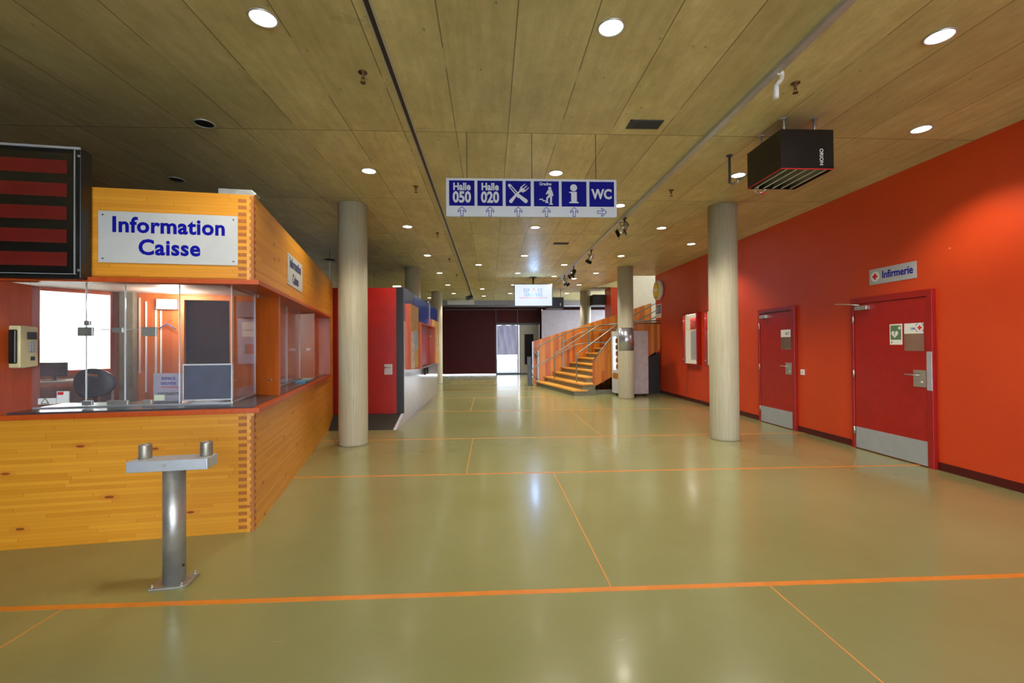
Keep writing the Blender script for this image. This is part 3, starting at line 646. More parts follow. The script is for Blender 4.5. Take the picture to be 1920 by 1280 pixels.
# LED display screen
bd = .12
e = thing('display_screen', tuple(K(0, 1.6, 1.95)), 'big black display screen with dull red strips on the booth front', 'screen')
u1 = -(1.108); u0 = u1-1.45; zz0, zz1 = ZH0+.012, 2.905
fq = Fm(KA, -KF, FN)
MB(fq).box(u0, u1, .008, bd, zz0, zz1).build('casing', M['black'], e, bevel=.006)
MB(fq).box(u0, u1-.035, bd, bd+.004, zz0+.02, zz1-.045).build('screen_face', M['screen'], e)
MB(fq).box(u0, u1-.0, bd, bd+.012, zz1-.016, zz1).box(u1-.04, u1-.034, bd, bd+.008, zz0+.03, zz1-.02).box(u0, u1-.03, bd, bd+.008, zz0+.03, zz0+.034).build('bezel_edge', M['zincplate'], e)
for i in range(5):
    z = zz1-.195-i*.166; MB(fq).box(u0, u1-.085, bd+.004, bd+.0055, z, z+.096).build('red_strip', M['ledred'], e)
MB(fq).cyl((u1-.012, bd, zz0+.06), .009, .004, 'y', 12).cyl((u1-.012, bd, zz1-.06), .009, .004, 'y', 12).build('screw', M['steel'], e)
# metal lamp housing on booth roof corner
a = K(.12, .10, ZT); e = thing('roof_light_fitting', tuple(a), 'flat silver fitting lying on the booth roof corner', 'fitting')
MB(Fm(K(.01, .0), -KF, -FN)).prism([(-.26, ZT), (0, ZT), (.02, ZT+.012), (-.02, ZT+.045), (-.26, ZT+.045)], 0, .1, 'y').build('housing', M['galv'], e, bevel=.003)
# phone terminal on the jamb
JF = Fm(K(0, 1.655), KS, -KF)                      # x into the booth, y away from the jamb
e = thing('card_terminal', tuple(K(.1, 1.6, 1.2)), 'cream wall telephone with small display mounted on the left jamb', 'telephone')
pu0, pu1 = -.0, .19; pz0, pz1 = 1.315, 1.625
MB(JF).prism([(.02, pz0), (.06, pz0-.005), (.20, pz0+.005), (.20, pz1-.005), (.06, pz1+.002), (.02, pz1)], .002, .075, 'y').build('body', M['phone'], e, bevel=.008)
MB(JF).box(.0, .022, .012, .06, pz0+.03, pz1-.03).build('handset', M['black'], e, bevel=.008)
MB(JF).box(.085, .18, .076, .079, pz1-.10, pz1-.045).build('display', M['darkgrey'], e)
kp = MB(JF)
for i in range(3):
    for j in range(4): kp.box(.10+i*.026, .12+i*.026, .076, .08, pz1-.20+j*.022, pz1-.184+j*.022)
kp.build('keypad', M['zincplate'], e)
MB(JF).box(.12, .16, .076, .079, pz0+.05, pz0+.08).build('card_slot', M['darkgrey'], e)
# ------------------------------------------------------------------ things inside the booth
def office_chair(x, y, rot, zb, label, m):
    e = thing('office_chair', (x, y, .01), label, 'chair', 'office chairs inside the booth'); c, s = math.cos(rot), math.sin(rot)
    f = Fm((x, y, 0), (c, s, 0), (-s, c, 0))
    # curved shell back with a grip slot
    vs, fs = [], []; nx, nz = 16, 12
    W_, H_ = .205, .165
    def P_(i, j, t):
        a = -1+2*i/nx; b = -1+2*j/nz
        rr = max(abs(a), abs(b)); L = math.hypot(a, b) or 1; k = rr/L; xx, zz = a*k, b*k
        return (xx*W_, .22+t-.06*(1-xx*xx), zb+zz*H_)
    mb = MB(f)
    for t in (0, .025):
        base = len(vs)
        for j in range(nz+1):
            for i in range(nx+1): vs.append(P_(i, j, t))
    n1 = (nx+1)*(nz+1)
    hole = {(i, j) for i in range(5, 11) for j in (9,)}
    for t in (0, 1):
        for j in range(nz):
            for i in range(nx):
                if (i, j) in hole: continue
                q = (t*n1+j*(nx+1)+i, t*n1+j*(nx+1)+i+1, t*n1+(j+1)*(nx+1)+i+1, t*n1+(j+1)*(nx+1)+i); fs.append(q if t == 0 else q[::-1])
    def rim(cells):
        for (i, j), (i2, j2) in cells: fs.append((j*(nx+1)+i, j2*(nx+1)+i2, n1+j2*(nx+1)+i2, n1+j*(nx+1)+i))
    rim([((i, 0), (i+1, 0)) for i in range(nx)]+[((i, nz), (i+1, nz)) for i in range(nx)]+[((0, j), (0, j+1)) for j in range(nz)]+[((nx, j), (nx, j+1)) for j in range(nz)])
    rim([((i, 9), (i+1, 9)) for i in range(5, 11)]+[((i, 10), (i+1, 10)) for i in range(5, 11)]+[((5, 9), (5, 10)), ((11, 9), (11, 10))])
    mb.add(vs, fs, True); mb.build('backrest', m, e)
    MB(f).tube([f(0, .22, zb-.1), f(0, .27, zb-.25), f(0, .2, .47), f(0, .05, .45)], .02, 10, .05).build('back_support', M['black'], e)
    MB(f).lathe((0, 0, .46), [(0, 0), (.2, 0), (.24, .02), (.25, .045), (.22, .07), (0, .075)], 28).build('seat', m, e)
    MB(f).cyl((0, 0, .1), .028, .36, n=16).build('gas_lift', M['black'], e)
    for k in range(5):
        a = k*2*math.pi/5+.3; MB(f).tube([f(0, 0, .11), f(.26*math.cos(a), .26*math.sin(a), .07)], .018, 8).cyl((.26*math.cos(a)-.01, .26*math.sin(a), .036), .026, .02, 'x', 12).build('caster_leg', M['black'], e)
p = onP(180, 718, K(1.95, 0), FN); office_chair(p.x, p.y-.2, .15, p.z, 'dark office chair with oval slotted back behind the counter glass', M['chair'])
p = onP(458, 740, K(1.6, 0), FN); office_chair(p.x+.02, p.y-.15, -.5, p.z-.10, 'brown office chair low behind the right glass corner', plain('brown_shell', (96, 56, 44), .35))
# desk under the window
e = thing('back_desk', tuple(wf(.6, -.4, 0)), 'pale desk under the booth window', 'desk')
dz = 1.0
MB(wf).box(.02, wl-.3, -.75, -.08, dz-.03, dz).build('tabletop', M['offwhite'], e, bevel=.003)
for u in (.05, 1.2):
    MB(wf).box(u, u+.03, -.7, -.1, .01, dz-.03).build('side_panel', M['offwhite'], e)
def monitor(pos, ex, w, h, label, m_scr, m_back, stand=.08, t=.03):
    ey = Vector((ex.y, -ex.x, 0)); f = Fm(pos, ex, ey); e = thing('computer_monitor', tuple(pos), label, 'monitor', 'monitors inside the booth')
    MB(f).box(-w/2, w/2, -t/2, t/2, stand, stand+h).build('housing', m_back, e, bevel=.004)
    MB(f).box(-w/2+.012, w/2-.012, t/2, t/2+.002, stand+.012, stand+h-.012).build('screen', m_scr, e)
    MB(f).box(-.02, .02, -t/2-.02, -t/2, .005, stand+h*.4).box(-.1, .1, -.08, .08, 0, .008).build('stand', m_back, e)
ps = wf(.62, -.45, dz); monitor(ps, -KF, .34, .20, 'small dark monitor on the pale desk under the window', M['screen'], M['darkgrey'], .06)
a, b = onP(343, 720, K(.42, 0), FN), onP(438, 720, K(.42, 0), FN); mid = (a+b)/2; mid.z = ZS1+.012
monitor(mid, -KF, (b-a).length, .315, 'wide dark screen with white edge standing on the counter worktop', plain('blue_grey_screen', (52, 62, 86), .4, noise=.25, spec=.3), M['white'], .012, .02)
# exhibitors sign board
a, b = onP(290, 720, K(.55, 0), FN), onP(340, 720, K(.55, 0), FN); f = Fm(Vector((a.x, a.y, 0)), (b-a).normalized(), (0, 0, 1), FN)
wd = (b-a).length; zt_ = onP(315, 699, K(.55, 0), FN).z; e = thing('exhibitor_sign', tuple(a.xy)+(ZS1+.012,), 'ribbed grey board reading EXPOSANTS with the red and blue hall logo', 'sign')
MB(f).box(-.01, wd, ZS1+.0125, zt_, -.006, 0).build('board', plain('ribbed_grey_board', (166, 158, 172), .4), e)
text('logo_lettering', 'ESPACE', Fm(f(wd*.52, zt_-.048, 0), f.ex, f.ey, f.ez), .036, M['ink'], e, .9, .0003)
text('logo_lettering', 'GRUYERE', Fm(f(wd*.52, zt_-.09, 0), f.ex, f.ey, f.ez), .036, M['ink'], e, .8, .0003)
MB(f).box(.05, wd-.02, zt_-.125, zt_-.118, 0, .001).build('red_rule', M['redink'], e)
text('exhibitor_lettering', 'EXPOSANTS', Fm(f(wd*.5, zt_-.18, 0), f.ex, f.ey, f.ez), .036, M['dark'], e, .85, .0004)
# wall things
def onB(px, py): return ubk(px, py)
def wallbox(x0, x1, y0, y1, name, m, lab, cat, t=.03, grp=None):
    u0_, zb_ = onB(x0, y1); u1_, zt2 = onB(x1, y0); o = MB(bf).box(u0_, u1_, -t, -.002, zb_, zt2).build(name, m, bevel=.002)
    tag(o, lab, cat, grp); return o, u0_, u1_, zb_, zt2
wallbox(447, 480, 567, 595, 'wall_cabinet', M['grey'], 'grey metal cabinet on the booth back wall above the noticeboard', 'cabinet', .12)
o, u0_, u1_, zb_, zt2 = wallbox(447, 481, 597, 682, 'noticeboard', plain('pale_noticeboard', (178, 172, 196), .4), 'pale framed noticeboard on the booth back wall', 'noticeboard', .03)
for (x0, x1, y0, y1, m_, nm, lb) in ((455, 478, 604, 618, M['paper'], 'notice_sheet', 'white sheet pinned at the top of the booth noticeboard'), (455, 478, 620, 631, M['paper'], 'notice_sheet', 'white sheet pinned under the top sheet on the booth noticeboard'), (462, 480, 645, 663, plain('pink_paper', (186, 120, 120), .6), 'notice_card', 'pink card pinned low on the booth noticeboard'), (459, 463, 646, 664, plain('teal_paper', (96, 170, 180), .6), 'notice_card', 'narrow teal card beside the pink card on the booth noticeboard')):
    a0, b0 = onB(x0, y1); a1, b1 = onB(x1, y0); tag(MB(bf).box(a0, a1, -.034, -.031, b0, b1).build(nm, m_), lb, 'paper')
wallbox(297, 335, 562, 580, 'emergency_unit', plain('lavender_box', (190, 182, 204), .35), 'pale box-shaped emergency light high on the booth back wall', 'emergency light', .09)
for i, (x0, x1, y0, y1) in enumerate(((245, 249, 553, 740), (261, 264, 558, 700), (273, 276, 565, 735), (291, 295, 575, 720), (301, 304, 582, 718))):
    wallbox(x0, x1, y0, y1, 'hanging_strip', M['white'] if i % 2 == 0 else M['offwhite'], 'long white strip hanging on the booth back wall, %s from the left' % ORD[i], 'strip', .02, 'white strips hanging on the booth back wall')
u_, z_ = onB(316, 610); f = Fm(bf(u_, -.06, z_), bf.ex, bf.ey)
tag(MB(f).tube([f(-.12, 0, -.06), f(0, 0, .03), f(.13, 0, -.07)], .009, 8, .03).tube([f(0, 0, .03), f(0, 0, .07), f(.02, 0, .09), f(.03, .05, .1)], .004, 6, .01).build('coat_hanger', M['bakelite']), 'blue coat hanger hanging on the booth back wall', 'coat hanger')
e = thing('ceiling_lamp', tuple(onZ(320, 544, 2.37)), 'flat round lit lamp under the booth inner ceiling', 'ceiling light')
p = onZ(322, 545, 2.37); e.location = p
MB().lathe((p.x, p.y, 2.368), [(0, 0), (.12, 0), (.12, -.03), (.1, -.035), (0, -.035)], 28).build('lamp_cover', glow('booth_lamp', (255, 236, 200), 4), e)
l = bpy.data.lights.new('booth_lamp_light', 'POINT'); l.energy = 32; l.color = (1, .9, .76); l.shadow_soft_size = .12
lo = bpy.data.objects.new('booth_lamp_light', l); C.objects.link(lo); lo.location = (p.x, p.y, 2.2)
# leaflet boxes on the far side worktop, label on fin, hook
p = onZ(575, 711, ZS1+.012); q = K(3.0, .11)
o = MB(Fm(K(2.45, .1), KS, SN)).box(0, .28, -.06, .06, ZS1+.012, ZS1+.03).build('leaflet_tray', plain('cyan_plastic', (70, 150, 190), .3)); tag(o, 'flat blue leaflet tray on the side worktop of the booth', 'tray')
o = MB(Fm(K(2.80, .1), KS, SN)).box(0, .28, -.06, .06, ZS1+.012, ZS1+.032).build('leaflet_stack', plain('mixed_leaflets', (150, 160, 150), .5, noise=.3)); tag(o, 'low stack of grey-green leaflets beside the blue tray', 'leaflets')
a, b = K(3.18, .03), K(3.44, .34); d = (b-a).normalized(); nrm = Vector((-d.y, d.x, 0)); nrm = nrm if nrm.dot(-a.normalized()) > 0 else -nrm
e = thing('fin_label', tuple(a+d*.1+Vector((0, 0, 1.4))), 'small white and red label stuck on the far wooden fin', 'label')
MB(Fm(a, d, (0, 0, 1), nrm)).box(.08, .17, 1.40, 1.435, 0, .002).build('label_paper', M['paper'], e)
MB(Fm(a, d, (0, 0, 1), nrm)).box(.082, .12, 1.402, 1.418, .002, .003).build('label_print', M['redink'], e)
a, b = K(.82, 0), K(.98, .24); d = (b-a).normalized(); nrm = Vector((-d.y, d.x, 0)); nrm = nrm if nrm.dot(-a.normalized()) > 0 else -nrm
h_ = a+d*.10+Vector((0, 0, 1.13)); tag(MB().tube([h_, h_+nrm*.03+Vector((0, 0, .01)), h_+nrm*.035-d*.03+Vector((0, 0, .02)), h_+nrm*.03-d*.05], .004, 8, .01).build('coat_hook', M['steel']), 'small steel hook on the near wooden fin', 'hook')

# ------------------------------------------------------------------ floor post with two tube stubs
p = onZ(327, 1088, .01); f = Fm((p.x, p.y, 0), -KF, -FN)
e = thing('turnstile_post', (p.x, p.y, 0), 'grey steel floor post with flat top plate and two open tube stubs', 'post')
MB(f).prism([(-.10, -.09), (.08, -.09), (.105, -.065), (.105, .09), (-.10, .09)], 0, .010).build('base_plate', M['galv'], e, bevel=.002)
for x, y in ((-.085, -.072), (.075, -.072), (.085, .072), (-.08, .072)): MB(f).cyl((x, y, .01), .012, .008, n=6).cyl((x, y, .018), .006, .010, n=10).build('bolt', M['steel'], e)
MB(f).cyl((0, 0, .01), .060, .70, n=40).build('tube', M['galv'], e)
MB(f).cyl((.057, -.02, .11), .008, .006, 'x', 10).build('hole', M['black'], e)
zp = .705
MB(f).prism([(-.225, -.072), (.215, -.072), (.215, .072), (-.225, .072)], zp, zp+.066).build('top_plate', M['zincplate'], e, bevel=.003)
for x in (-.17, .172):
    MB(f).lathe((x, .02, zp+.066), [(.025, 0), (.033, 0), (.0345, .004), (.0345, .082), (.033, .086), (.027, .086), (.025, .08), (.025, .0)], 32).build('tube_stub', plain('worn_tube', (150, 144, 132), .45, .7, .2), e)
MB(f).cyl((-.02, -.075, zp+.038), .010, -.006, 'y', 6).cyl((-.02, -.081, zp+.038), .005, -.004, 'y', 10).build('screw', M['steel'], e)

# ------------------------------------------------------------------ red doors on the right wall
def door(n, y0, y1, zt, label, kick, closer):
    e = thing('door_%d' % n, (XR, (y0+y1)/2, 0), label, 'door', kind='structure')
    xf = XR-.055
    MB().box(xf, XR, y0, y0+.07, 0, zt).box(xf, XR, y1-.05, y1, 0, zt).box(xf, XR, y0+.07, y1-.05, zt-.08, zt).build('door_frame', M['doorframe'], e, bevel=.003)
    lf = MB().box(xf+.012, XR-.01, y0+.074, y1-.054, .008, zt-.084).build('door_leaf', M['doorred'], e, bevel=.002)
    MB().box(xf+.009, xf+.0125, y0+.08, y1-.06, .015, kick).build('kick_plate', M['kick'], lf)
    MB().box(xf+.005, xf+.0125, y0+.085, y0+.245, .93, 1.13).build('handle_plate', M['steel'], lf, bevel=.002)
    MB().tube([(xf+.01, y0+.15, 1.07), (xf-.045, y0+.15, 1.07), (xf-.05, y0+.30, 1.075)], .009, 12, .02).build('lever', M['steel'], lf)
    MB().cyl((xf-.012, y0+.14, .985), .017, .02, 'x', 16).build('lock_cylinder', M['steel'], lf)
    for z in (.25, 1.03, 1.78): MB().cyl((xf-.004, y1-.052, z-.05), .011, .10, n=12).build('hinge', M['steel'], e)
    MB().box(xf-.045, xf+.012, y1-.32, y1-.12, zt-.17, zt-.115).build('closer_body', M['steel'], lf, bevel=.004)
    if closer: MB().tube([(xf-.04, y1-.2, zt-.105), (xf-.10, y1-.02, zt-.075), (xf-.19, y1+.05, zt-.07)], .007, 8).build('closer_arm', M['steel'], lf)
    else: MB().box(xf-.03, xf+.0, y0+.12, y1-.14, zt-.075, zt-.062).build('closer_rail', M['darkgrey'], lf)
    return e
d1_ = door(1, 4.985, 6.165, 2.075, 'wide red infirmary door with grey kick plate and wall closer', .30, True)
MB().box(XR-.062, XR-.054, 4.987, 5.05, .90, 1.35).build('strike_plate', M['zincplate'], d1_, bevel=.002)
d2_ = door(2, 7.355, 8.385, 2.095, 'narrower red door numbered 017 beyond the infirmary door', .30, False)
# signs at the infirmary
WF = Fm((XR, 0, 0), (0, -1, 0), (0, 0, 1), (-1, 0, 0))     # x to the right as seen, y up, z out of the wall
e = thing('infirmary_sign', (XR, 5.55, 2.23), 'grey sign with red cross reading Infirmerie above the wide red door', 'sign')
MB(WF).box(-5.893, -5.213, 2.232, 2.438, .001, .006).build('board', M['signgrey'], e, bevel=.001)
mb = MB(WF); disc(mb, -5.80, 2.335, .066, .006, .0075, 32); mb.build('white_disc', M['paper'], e)
mb = MB(WF); mb.prism([(-5.815, 2.375), (-5.785, 2.375), (-5.785, 2.35), (-5.76, 2.35), (-5.76, 2.32), (-5.785, 2.32), (-5.785, 2.295), (-5.815, 2.295), (-5.815, 2.32), (-5.84, 2.32), (-5.84, 2.35), (-5.815, 2.35)], .0075, .009); mb.build('red_cross', M['redink'], e)
text('lettering', 'Infirmerie', Fm(WF(-5.475, 2.34, .006), WF.ex, WF.ey, WF.ez), .135, M['ink'], e, .82, .0022)
DFm = Fm((XR-.043, 0, 0), (0, -1, 0), (0, 0, 1), (-1, 0, 0))
def dy(px, py, X=XR-.045): p = onX(px, py, X); return -p.y, p.z
a, b = dy(1668, 608), dy(1692, 646)
e = thing('defibrillator_sign', (XR-.045, -a[0], b[1]), 'green and white heart defibrillator sign on the wide red door', 'sign')
MB(DFm).box(a[0], b[0], b[1], a[1], .0005, .003).build('panel', M['paper'], e, bevel=.001)
w_, h_ = b[0]-a[0], a[1]-b[1]
MB(DFm).box(a[0]+.08*w_, b[0]-.08*w_, b[1]+.24*h_, a[1]-.06*h_, .003, .004).build('green_field', M['green'], e)
hc = (a[0]+w_*.42, b[1]+h_*.52); hr = w_*.28
hp = [(hc[0]+hr*.062*16*math.sin(t)**3, hc[1]+hr*.062*(13*math.cos(t)-5*math.cos(2*t)-2*math.cos(3*t)-math.cos(4*t))) for t in [2*math.pi*i/28 for i in range(28)]]
MB(DFm).prism(hp, .004, .005).build('heart', M['paper'], e)
mb = MB(DFm); bar(mb, (hc[0]+.01, hc[1]+hr*.6), (hc[0]-.01, hc[1]), .012, .005, .006); bar(mb, (hc[0]-.01, hc[1]+.005), (hc[0]+.012, hc[1]-hr*.5), .012, .005, .0062, .002); mb.build('bolt_symbol', M['green'], e)
mb = MB(DFm); cx_, cy_ = b[0]-.2*w_, a[1]-.2*h_; bar(mb, (cx_-.022, cy_), (cx_+.022, cy_), .013, .004, .005); bar(mb, (cx_, cy_-.022), (cx_, cy_+.022), .013, .004, .0052); mb.build('small_cross', M['paper'], e)
MB(DFm).box(a[0]+.1*w_, a[0]+.2*w_, b[1]+.07*h_, b[1]+.15*h_, .003, .004).build('red_mark', M['redink'], e)
def plate(px0_, py0, px1_, py1, label, num, cross):
    a, b = dy(px0_, py0), dy(px1_, py1); w_, h_ = b[0]-a[0], a[1]-b[1]
    e = thing('door_plate', (XR-.045, -a[0], b[1]), label, 'sign', 'room plates on the red doors')
    MB(DFm).box(a[0], b[0], b[1], a[1], .0005, .003).build('steel_holder', brushed('door_plate_steel', (180, 150, 140), .18), e, bevel=.001)
    MB(DFm).box(a[0]+.004, b[0]-.004, a[1]-h_*.38, a[1]-.004, .003, .004).build('paper_strip', M['paper'], e)
    text('room_number', num, Fm(DFm(a[0]+w_*(.46 if cross else .66), a[1]-h_*.21, .004), DFm.ex, DFm.ey, DFm.ez), h_*(.15 if cross else .2), plain('number_ink', (70, 80, 150), .5), e, .9, .0004)
    if cross:
        mb = MB(DFm); cx_, cy_, q = b[0]-w_*.2, a[1]-h_*.18, h_*.085; bar(mb, (cx_-q, cy_), (cx_+q, cy_), q*.7, .004, .005); bar(mb, (cx_, cy_-q), (cx_, cy_+q), q*.7, .004, .0052); mb.build('red_cross', M['redink'], e)
        mb = MB(DFm)
        for sx in (-1, 1):
            for sy in (-1, 1):
                bar(mb, (cx_+sx*q*1.5, cy_+sy*q*1.5), (cx_+sx*q*.7, cy_+sy*q*1.5), .006, .004, .005); bar(mb, (cx_+sx*q*1.5, cy_+sy*q*1.5), (cx_+sx*q*1.5, cy_+sy*q*.7), .006, .004, .0052)
        mb.build('blue_corner_marks', M['ink'], e)
plate(1695, 606, 1733, 658, 'door plate with number 144 and red cross on the wide red door', '144', True)
plate(1464, 618, 1483, 655, 'door plate with number 017 on the narrower red door', '017', False)
a, b = onX(1502, 692, XR), onX(1509, 703, XR)
e = thing('light_switch', (XR, b.y, b.z), 'small white switch plate on the red wall beside door 017', 'switch')
MB().box(XR-.012, XR, b.y, a.y, b.z, a.z).build('plate', M['white'], e, bevel=.002); MB().box(XR-.018, XR-.012, b.y+.02, a.y-.02, b.z+.025, a.z-.025).build('rocker', M['offwhite'], e)

# showcases
def showcase(y0, y1, label, header):
    z0, z1 = .945, 2.245; X0 = 5.0
    e = thing('notice_showcase', (XR, (y0+y1)/2, z0), label, 'showcase', 'lit notice cases on the red wall')
    MB().box(X0, XR, y0, y0+.03, z0, z1).box(X0, XR, y1-.03, y1, z0, z1).box(X0, XR, y0+.03, y1-.03, z0, z0+.03).box(X0, XR, y0+.03, y1-.03, z1-.03, z1).build('case_frame', M['doorred'], e, bevel=.002)
    MB().box(XR-.05, XR-.04, y0+.03, y1-.03, z0+.03, z1-.03).build('lit_back', M['litpanel'], e)
    MB().box(X0+.003, X0+.007, y0+.03, y1-.03, z0+.03, z1-.03).build('glass_door', M['glass'], e)
    MB().box(X0-.012, X0+.002, y1-.06, y1-.035, z0+.12, z0+.15).box(X0-.012, X0+.002, y1-.06, y1-.035, z1-.2, z1-.17).build('catch', M['steel'], e)
    l = bpy.data.lights.new('showcase_glow', 'AREA'); l.shape = 'RECTANGLE'; l.size = .5; l.size_y = .03; l.energy = 4; l.color = (1, .93, .75)
    lo = bpy.data.objects.new('showcase_glow', l); C.objects.link(lo); lo.location = (X0+.04, (y0+y1)/2, z1-.035); lo.rotation_euler = (0, 0, math.pi/2)
    if header:
        s_ = tag(MB().box(XR-.055, XR-.051, y0+.06, y0+.48, z0+.12, z1-.45).build('notice_list', M['paper']), 'white ruled list pinned inside the farther showcase', 'paper')
        mb = MB()
        for i in range(16): mb.box(XR-.0565, XR-.055, y0+.09, y0+.44, z0+.18+i*.045, z0+.185+i*.045)
        mb.build('ruled_lines', M['grey'], s_)
        tag(MB().box(XR-.055, XR-.051, y0+.05, y0+.5, z1-.42, z1-.12).build('notice_header', plain('pink_red_print', (196, 60, 60), .5, noise=.2)), 'pink and red printed sheet above the list in the farther showcase', 'paper')
showcase(10.80, 11.62, 'lit glass notice case on the red wall, the farther one with a list', True)
showcase(9.60, 10.42, 'lit glass notice case half hidden by the right column', False)
tag(MB().tube([(XR-.02, 11.55, .95), (XR-.012, 11.56, .6), (XR-.012, 11.66, .3), (XR-.012, 11.70, .09)], .005, 6, .1).build('power_cord', M['darkgrey']), 'thin dark cord hanging below the farther showcase', 'cord')
# toilet pictogram sign and round yellow wall sign
e = thing('toilet_sign', (XR, 13.6, 2.27), 'small white sign with blue toilet pictograms near the stairwell', 'sign')
MB(WF).box(-13.80, -13.37, 2.27, 2.68, .001, .006).build('board', M['paper'], e)
for u in (-13.76, -13.57): MB(WF).box(u, u+.16, 2.40, 2.65, .006, .008).build('blue_square', M['blue'], e)
mb = MB(WF)
for u in (-13.72, -13.64, -13.49): disc(mb, u+.01, 2.61, .018, .008, .009); bar(mb, (u+.01, 2.59), (u+.01, 2.43), .03, .008, .0095)
mb.build('figure', M['paper'], e)
e = thing('round_wall_sign', (XR, 13.45, 3.1), 'round yellow illuminated sign on the red wall beside the stairwell', 'sign')
cf = Fm((XR, 13.44, 3.09), (0, -1, 0), (0, 0, 1), (-1, 0, 0))
MB(cf).lathe((0, 0, 0), [(0, .0), (.25, .0), (.29, .02), (.30, .08), (.285, .12), (.26, .13), (.0, .13)], 40).build('housing', M['offwhite'], e)
MB(cf).lathe((0, 0, 0), [(0, .155), (.14, .15), (.255, .131), (0, .13)], 40).build('yellow_face', M['yellow'], e)
MB(cf).box(-.19, .19, -.035, .035, .15, .165).build('name_band', M['white'], e, bevel=.003)

# ------------------------------------------------------------------ far booth (red, blue and pale)
BX = -1.65; BY0 = 8.76; BY1 = 14.3; BZ0 = .18; BZ1 = 2.57
e = thing('side_booth', (-3.3, 11.5, 0), 'second booth with red end wall, blue top and glossy pale lower side', 'booth')
MB().box(-3.3, BX-.13, BY0, BY0+.06, BZ0, BZ1).build('red_end_wall', M['booth_red'], e)
MB().box(-2.9, BX-.14, BY0-.006, BY0, BZ0+.02, BZ1-.25).build('red_door_leaf', M['booth_red'], e, bevel=.002)
MB().box(BX-.13, BX-.001, BY0-.01, BY0+.06, BZ0, BZ1+.01).build('black_corner_post', M['black'], e)
MB().box(BX-.05, BX, BY0+.06, BY1, 1.95, BZ1+.02).build('blue_fascia', M['boothblue'], e)
MB().box(BX-.05, BX, BY0+.06, BY1, .0, 1.95).prism([(BY0-.72, 0), (BY0+.06, 0), (BY0+.06, BZ0), (BY0+.0, BZ0)], BX-.05, BX, 'x').build('pale_lower_panel', M['lav'], e)
MB().prism([(BY0-.72, 0), (BY0+.02, 0), (BY0+.02, BZ0)], -3.05, BX-.05, 'x').build('dark_ramp', M['rubber'], e)
MB().box(-3.3, BX-.05, BY0+.06, BY1, BZ1-.03, BZ1).build('roof', M['darkgrey'], e)
MB().box(-3.3, BX, BY1, BY1+.06, 0, BZ1).box(-3.3, -3.24, BY0+.06, BY1, 0, BZ1).build('far_end_wall', M['booth_red'], e)
pl = MB().box(-2.01, -1.86, BY0-.012, BY0-.006, .92, 1.12).build('handle_plate', M['steel'], e, bevel=.002)
MB().tube([(-1.89, BY0-.01, 1.06), (-1.89, BY0-.055, 1.06), (-2.02, BY0-.058, 1.06)], .010, 12, .02).build('lever', M['steel'], e)
for yy in (9.97, 12.5): MB().box(BX, BX+.003, yy, yy+.012, 1.95, BZ1+.02).build('fascia_joint', M['ink'], e)
MB().tube([(BX-.02, 12.3, BZ1+.06), (BX-.02, 12.45, BZ1+.1), (BX+.01, 12.5, BZ1+.04), (BX+.01, 12.5, 2.0)], .008, 8, .03).build('cable', M['white'], e)
tag(MB().box(-1.86, -1.70, BY0+.03, BY0+.12, BZ1+.011, BZ1+.05).build('roof_light_fitting', M['white'], bevel=.01), 'small white fitting on the corner of the far booth roof', 'fitting')
def wallboard(y0, y1, z0, z1, t, m_face, label, posters):
    e = thing('pin_board', (BX, (y0+y1)/2, z0), label, 'noticeboard', 'pin boards on the side of the far booth')
    MB().box(BX+.001, BX+t, y0, y1, z0, z1).build('board_body', M['redwood'], e)
    MB().box(BX+t, BX+t+.003, y0+.012, y1-.012, z0+.012, z1-.012).build('board_face', m_face, e)
    for i, (a, b, c, d, mm, lb) in enumerate(posters):
        tag(MB().box(BX+t+.003, BX+t+.006, a, b, c, d).build('poster', mm), lb, 'poster')
P1 = plain('poster_white_red', (206, 190, 196), .5, noise=.25); P2 = plain('poster_blue_white', (150, 176, 210), .5, noise=.2); P3 = plain('poster_violet', (120, 100, 130), .5, noise=.3); P4 = plain('poster_red', (206, 60, 90), .5, noise=.25)
wallboard(8.98, 9.96, 1.0, 2.29, .10, M['cork'], 'orange-edged cork board nearest on the far booth side', [(9.05, 9.38, 1.02, 1.75, P1, 'tall white and red poster on the nearest cork board'), (9.42, 9.75, 1.38, 1.78, P2, 'pale blue sheet on the nearest cork board')])
wallboard(12.52, 13.35, .96, 2.2, .06, M['yellowboard'], 'yellow pin board beyond the ticket niche with red and violet posters', [(12.65, 13.0, 1.55, 1.85, P3, 'violet poster on the middle yellow board'), (12.65, 13.0, 1.2, 1.5, P4, 'red poster under the violet one')])
wallboard(13.4, 14.2, .94, 2.2, .06, M['yellowboard'], 'yellow pin board at the far end of the booth side', [(13.7, 14.0, 1.3, 1.8, P1, 'small white poster on the farthest yellow board')])
e = thing('counter_niche', (BX, 11.2, .94), 'orange wooden box niche projecting from the far booth side', 'niche')
ny0, ny1, nz0, nz1, nt = 10.0, 12.45, .96, 1.98, .16
MB().box(BX+.001, BX+nt, ny0, ny0+.04, nz0, nz1).build('near_cheek', M['redwood'], e); MB().box(BX+.001, BX+nt, ny1-.04, ny1, nz0, nz1).build('far_cheek', M['redwood'], e)
MB().box(BX+.001, BX+nt, ny0+.04, ny1-.04, nz1-.03, nz1).build('niche_top', M['redwood'], e); MB().box(BX+.001, BX+nt, ny0+.04, ny1-.04, nz0, nz0+.03).build('niche_shelf', M['worktop'], e)
MB().box(BX+.001, BX+.01, ny0+.04, ny1-.04, nz0+.03, nz1-.03).build('niche_back', M['doorred'], e)
MB().tube([(BX+.01, 12.0, 1.72), (BX+.08, 12.0, 1.72), (BX+.08, 12.2, 1.72)], .012, 8).build('shutter_handle', M['steel'], e)
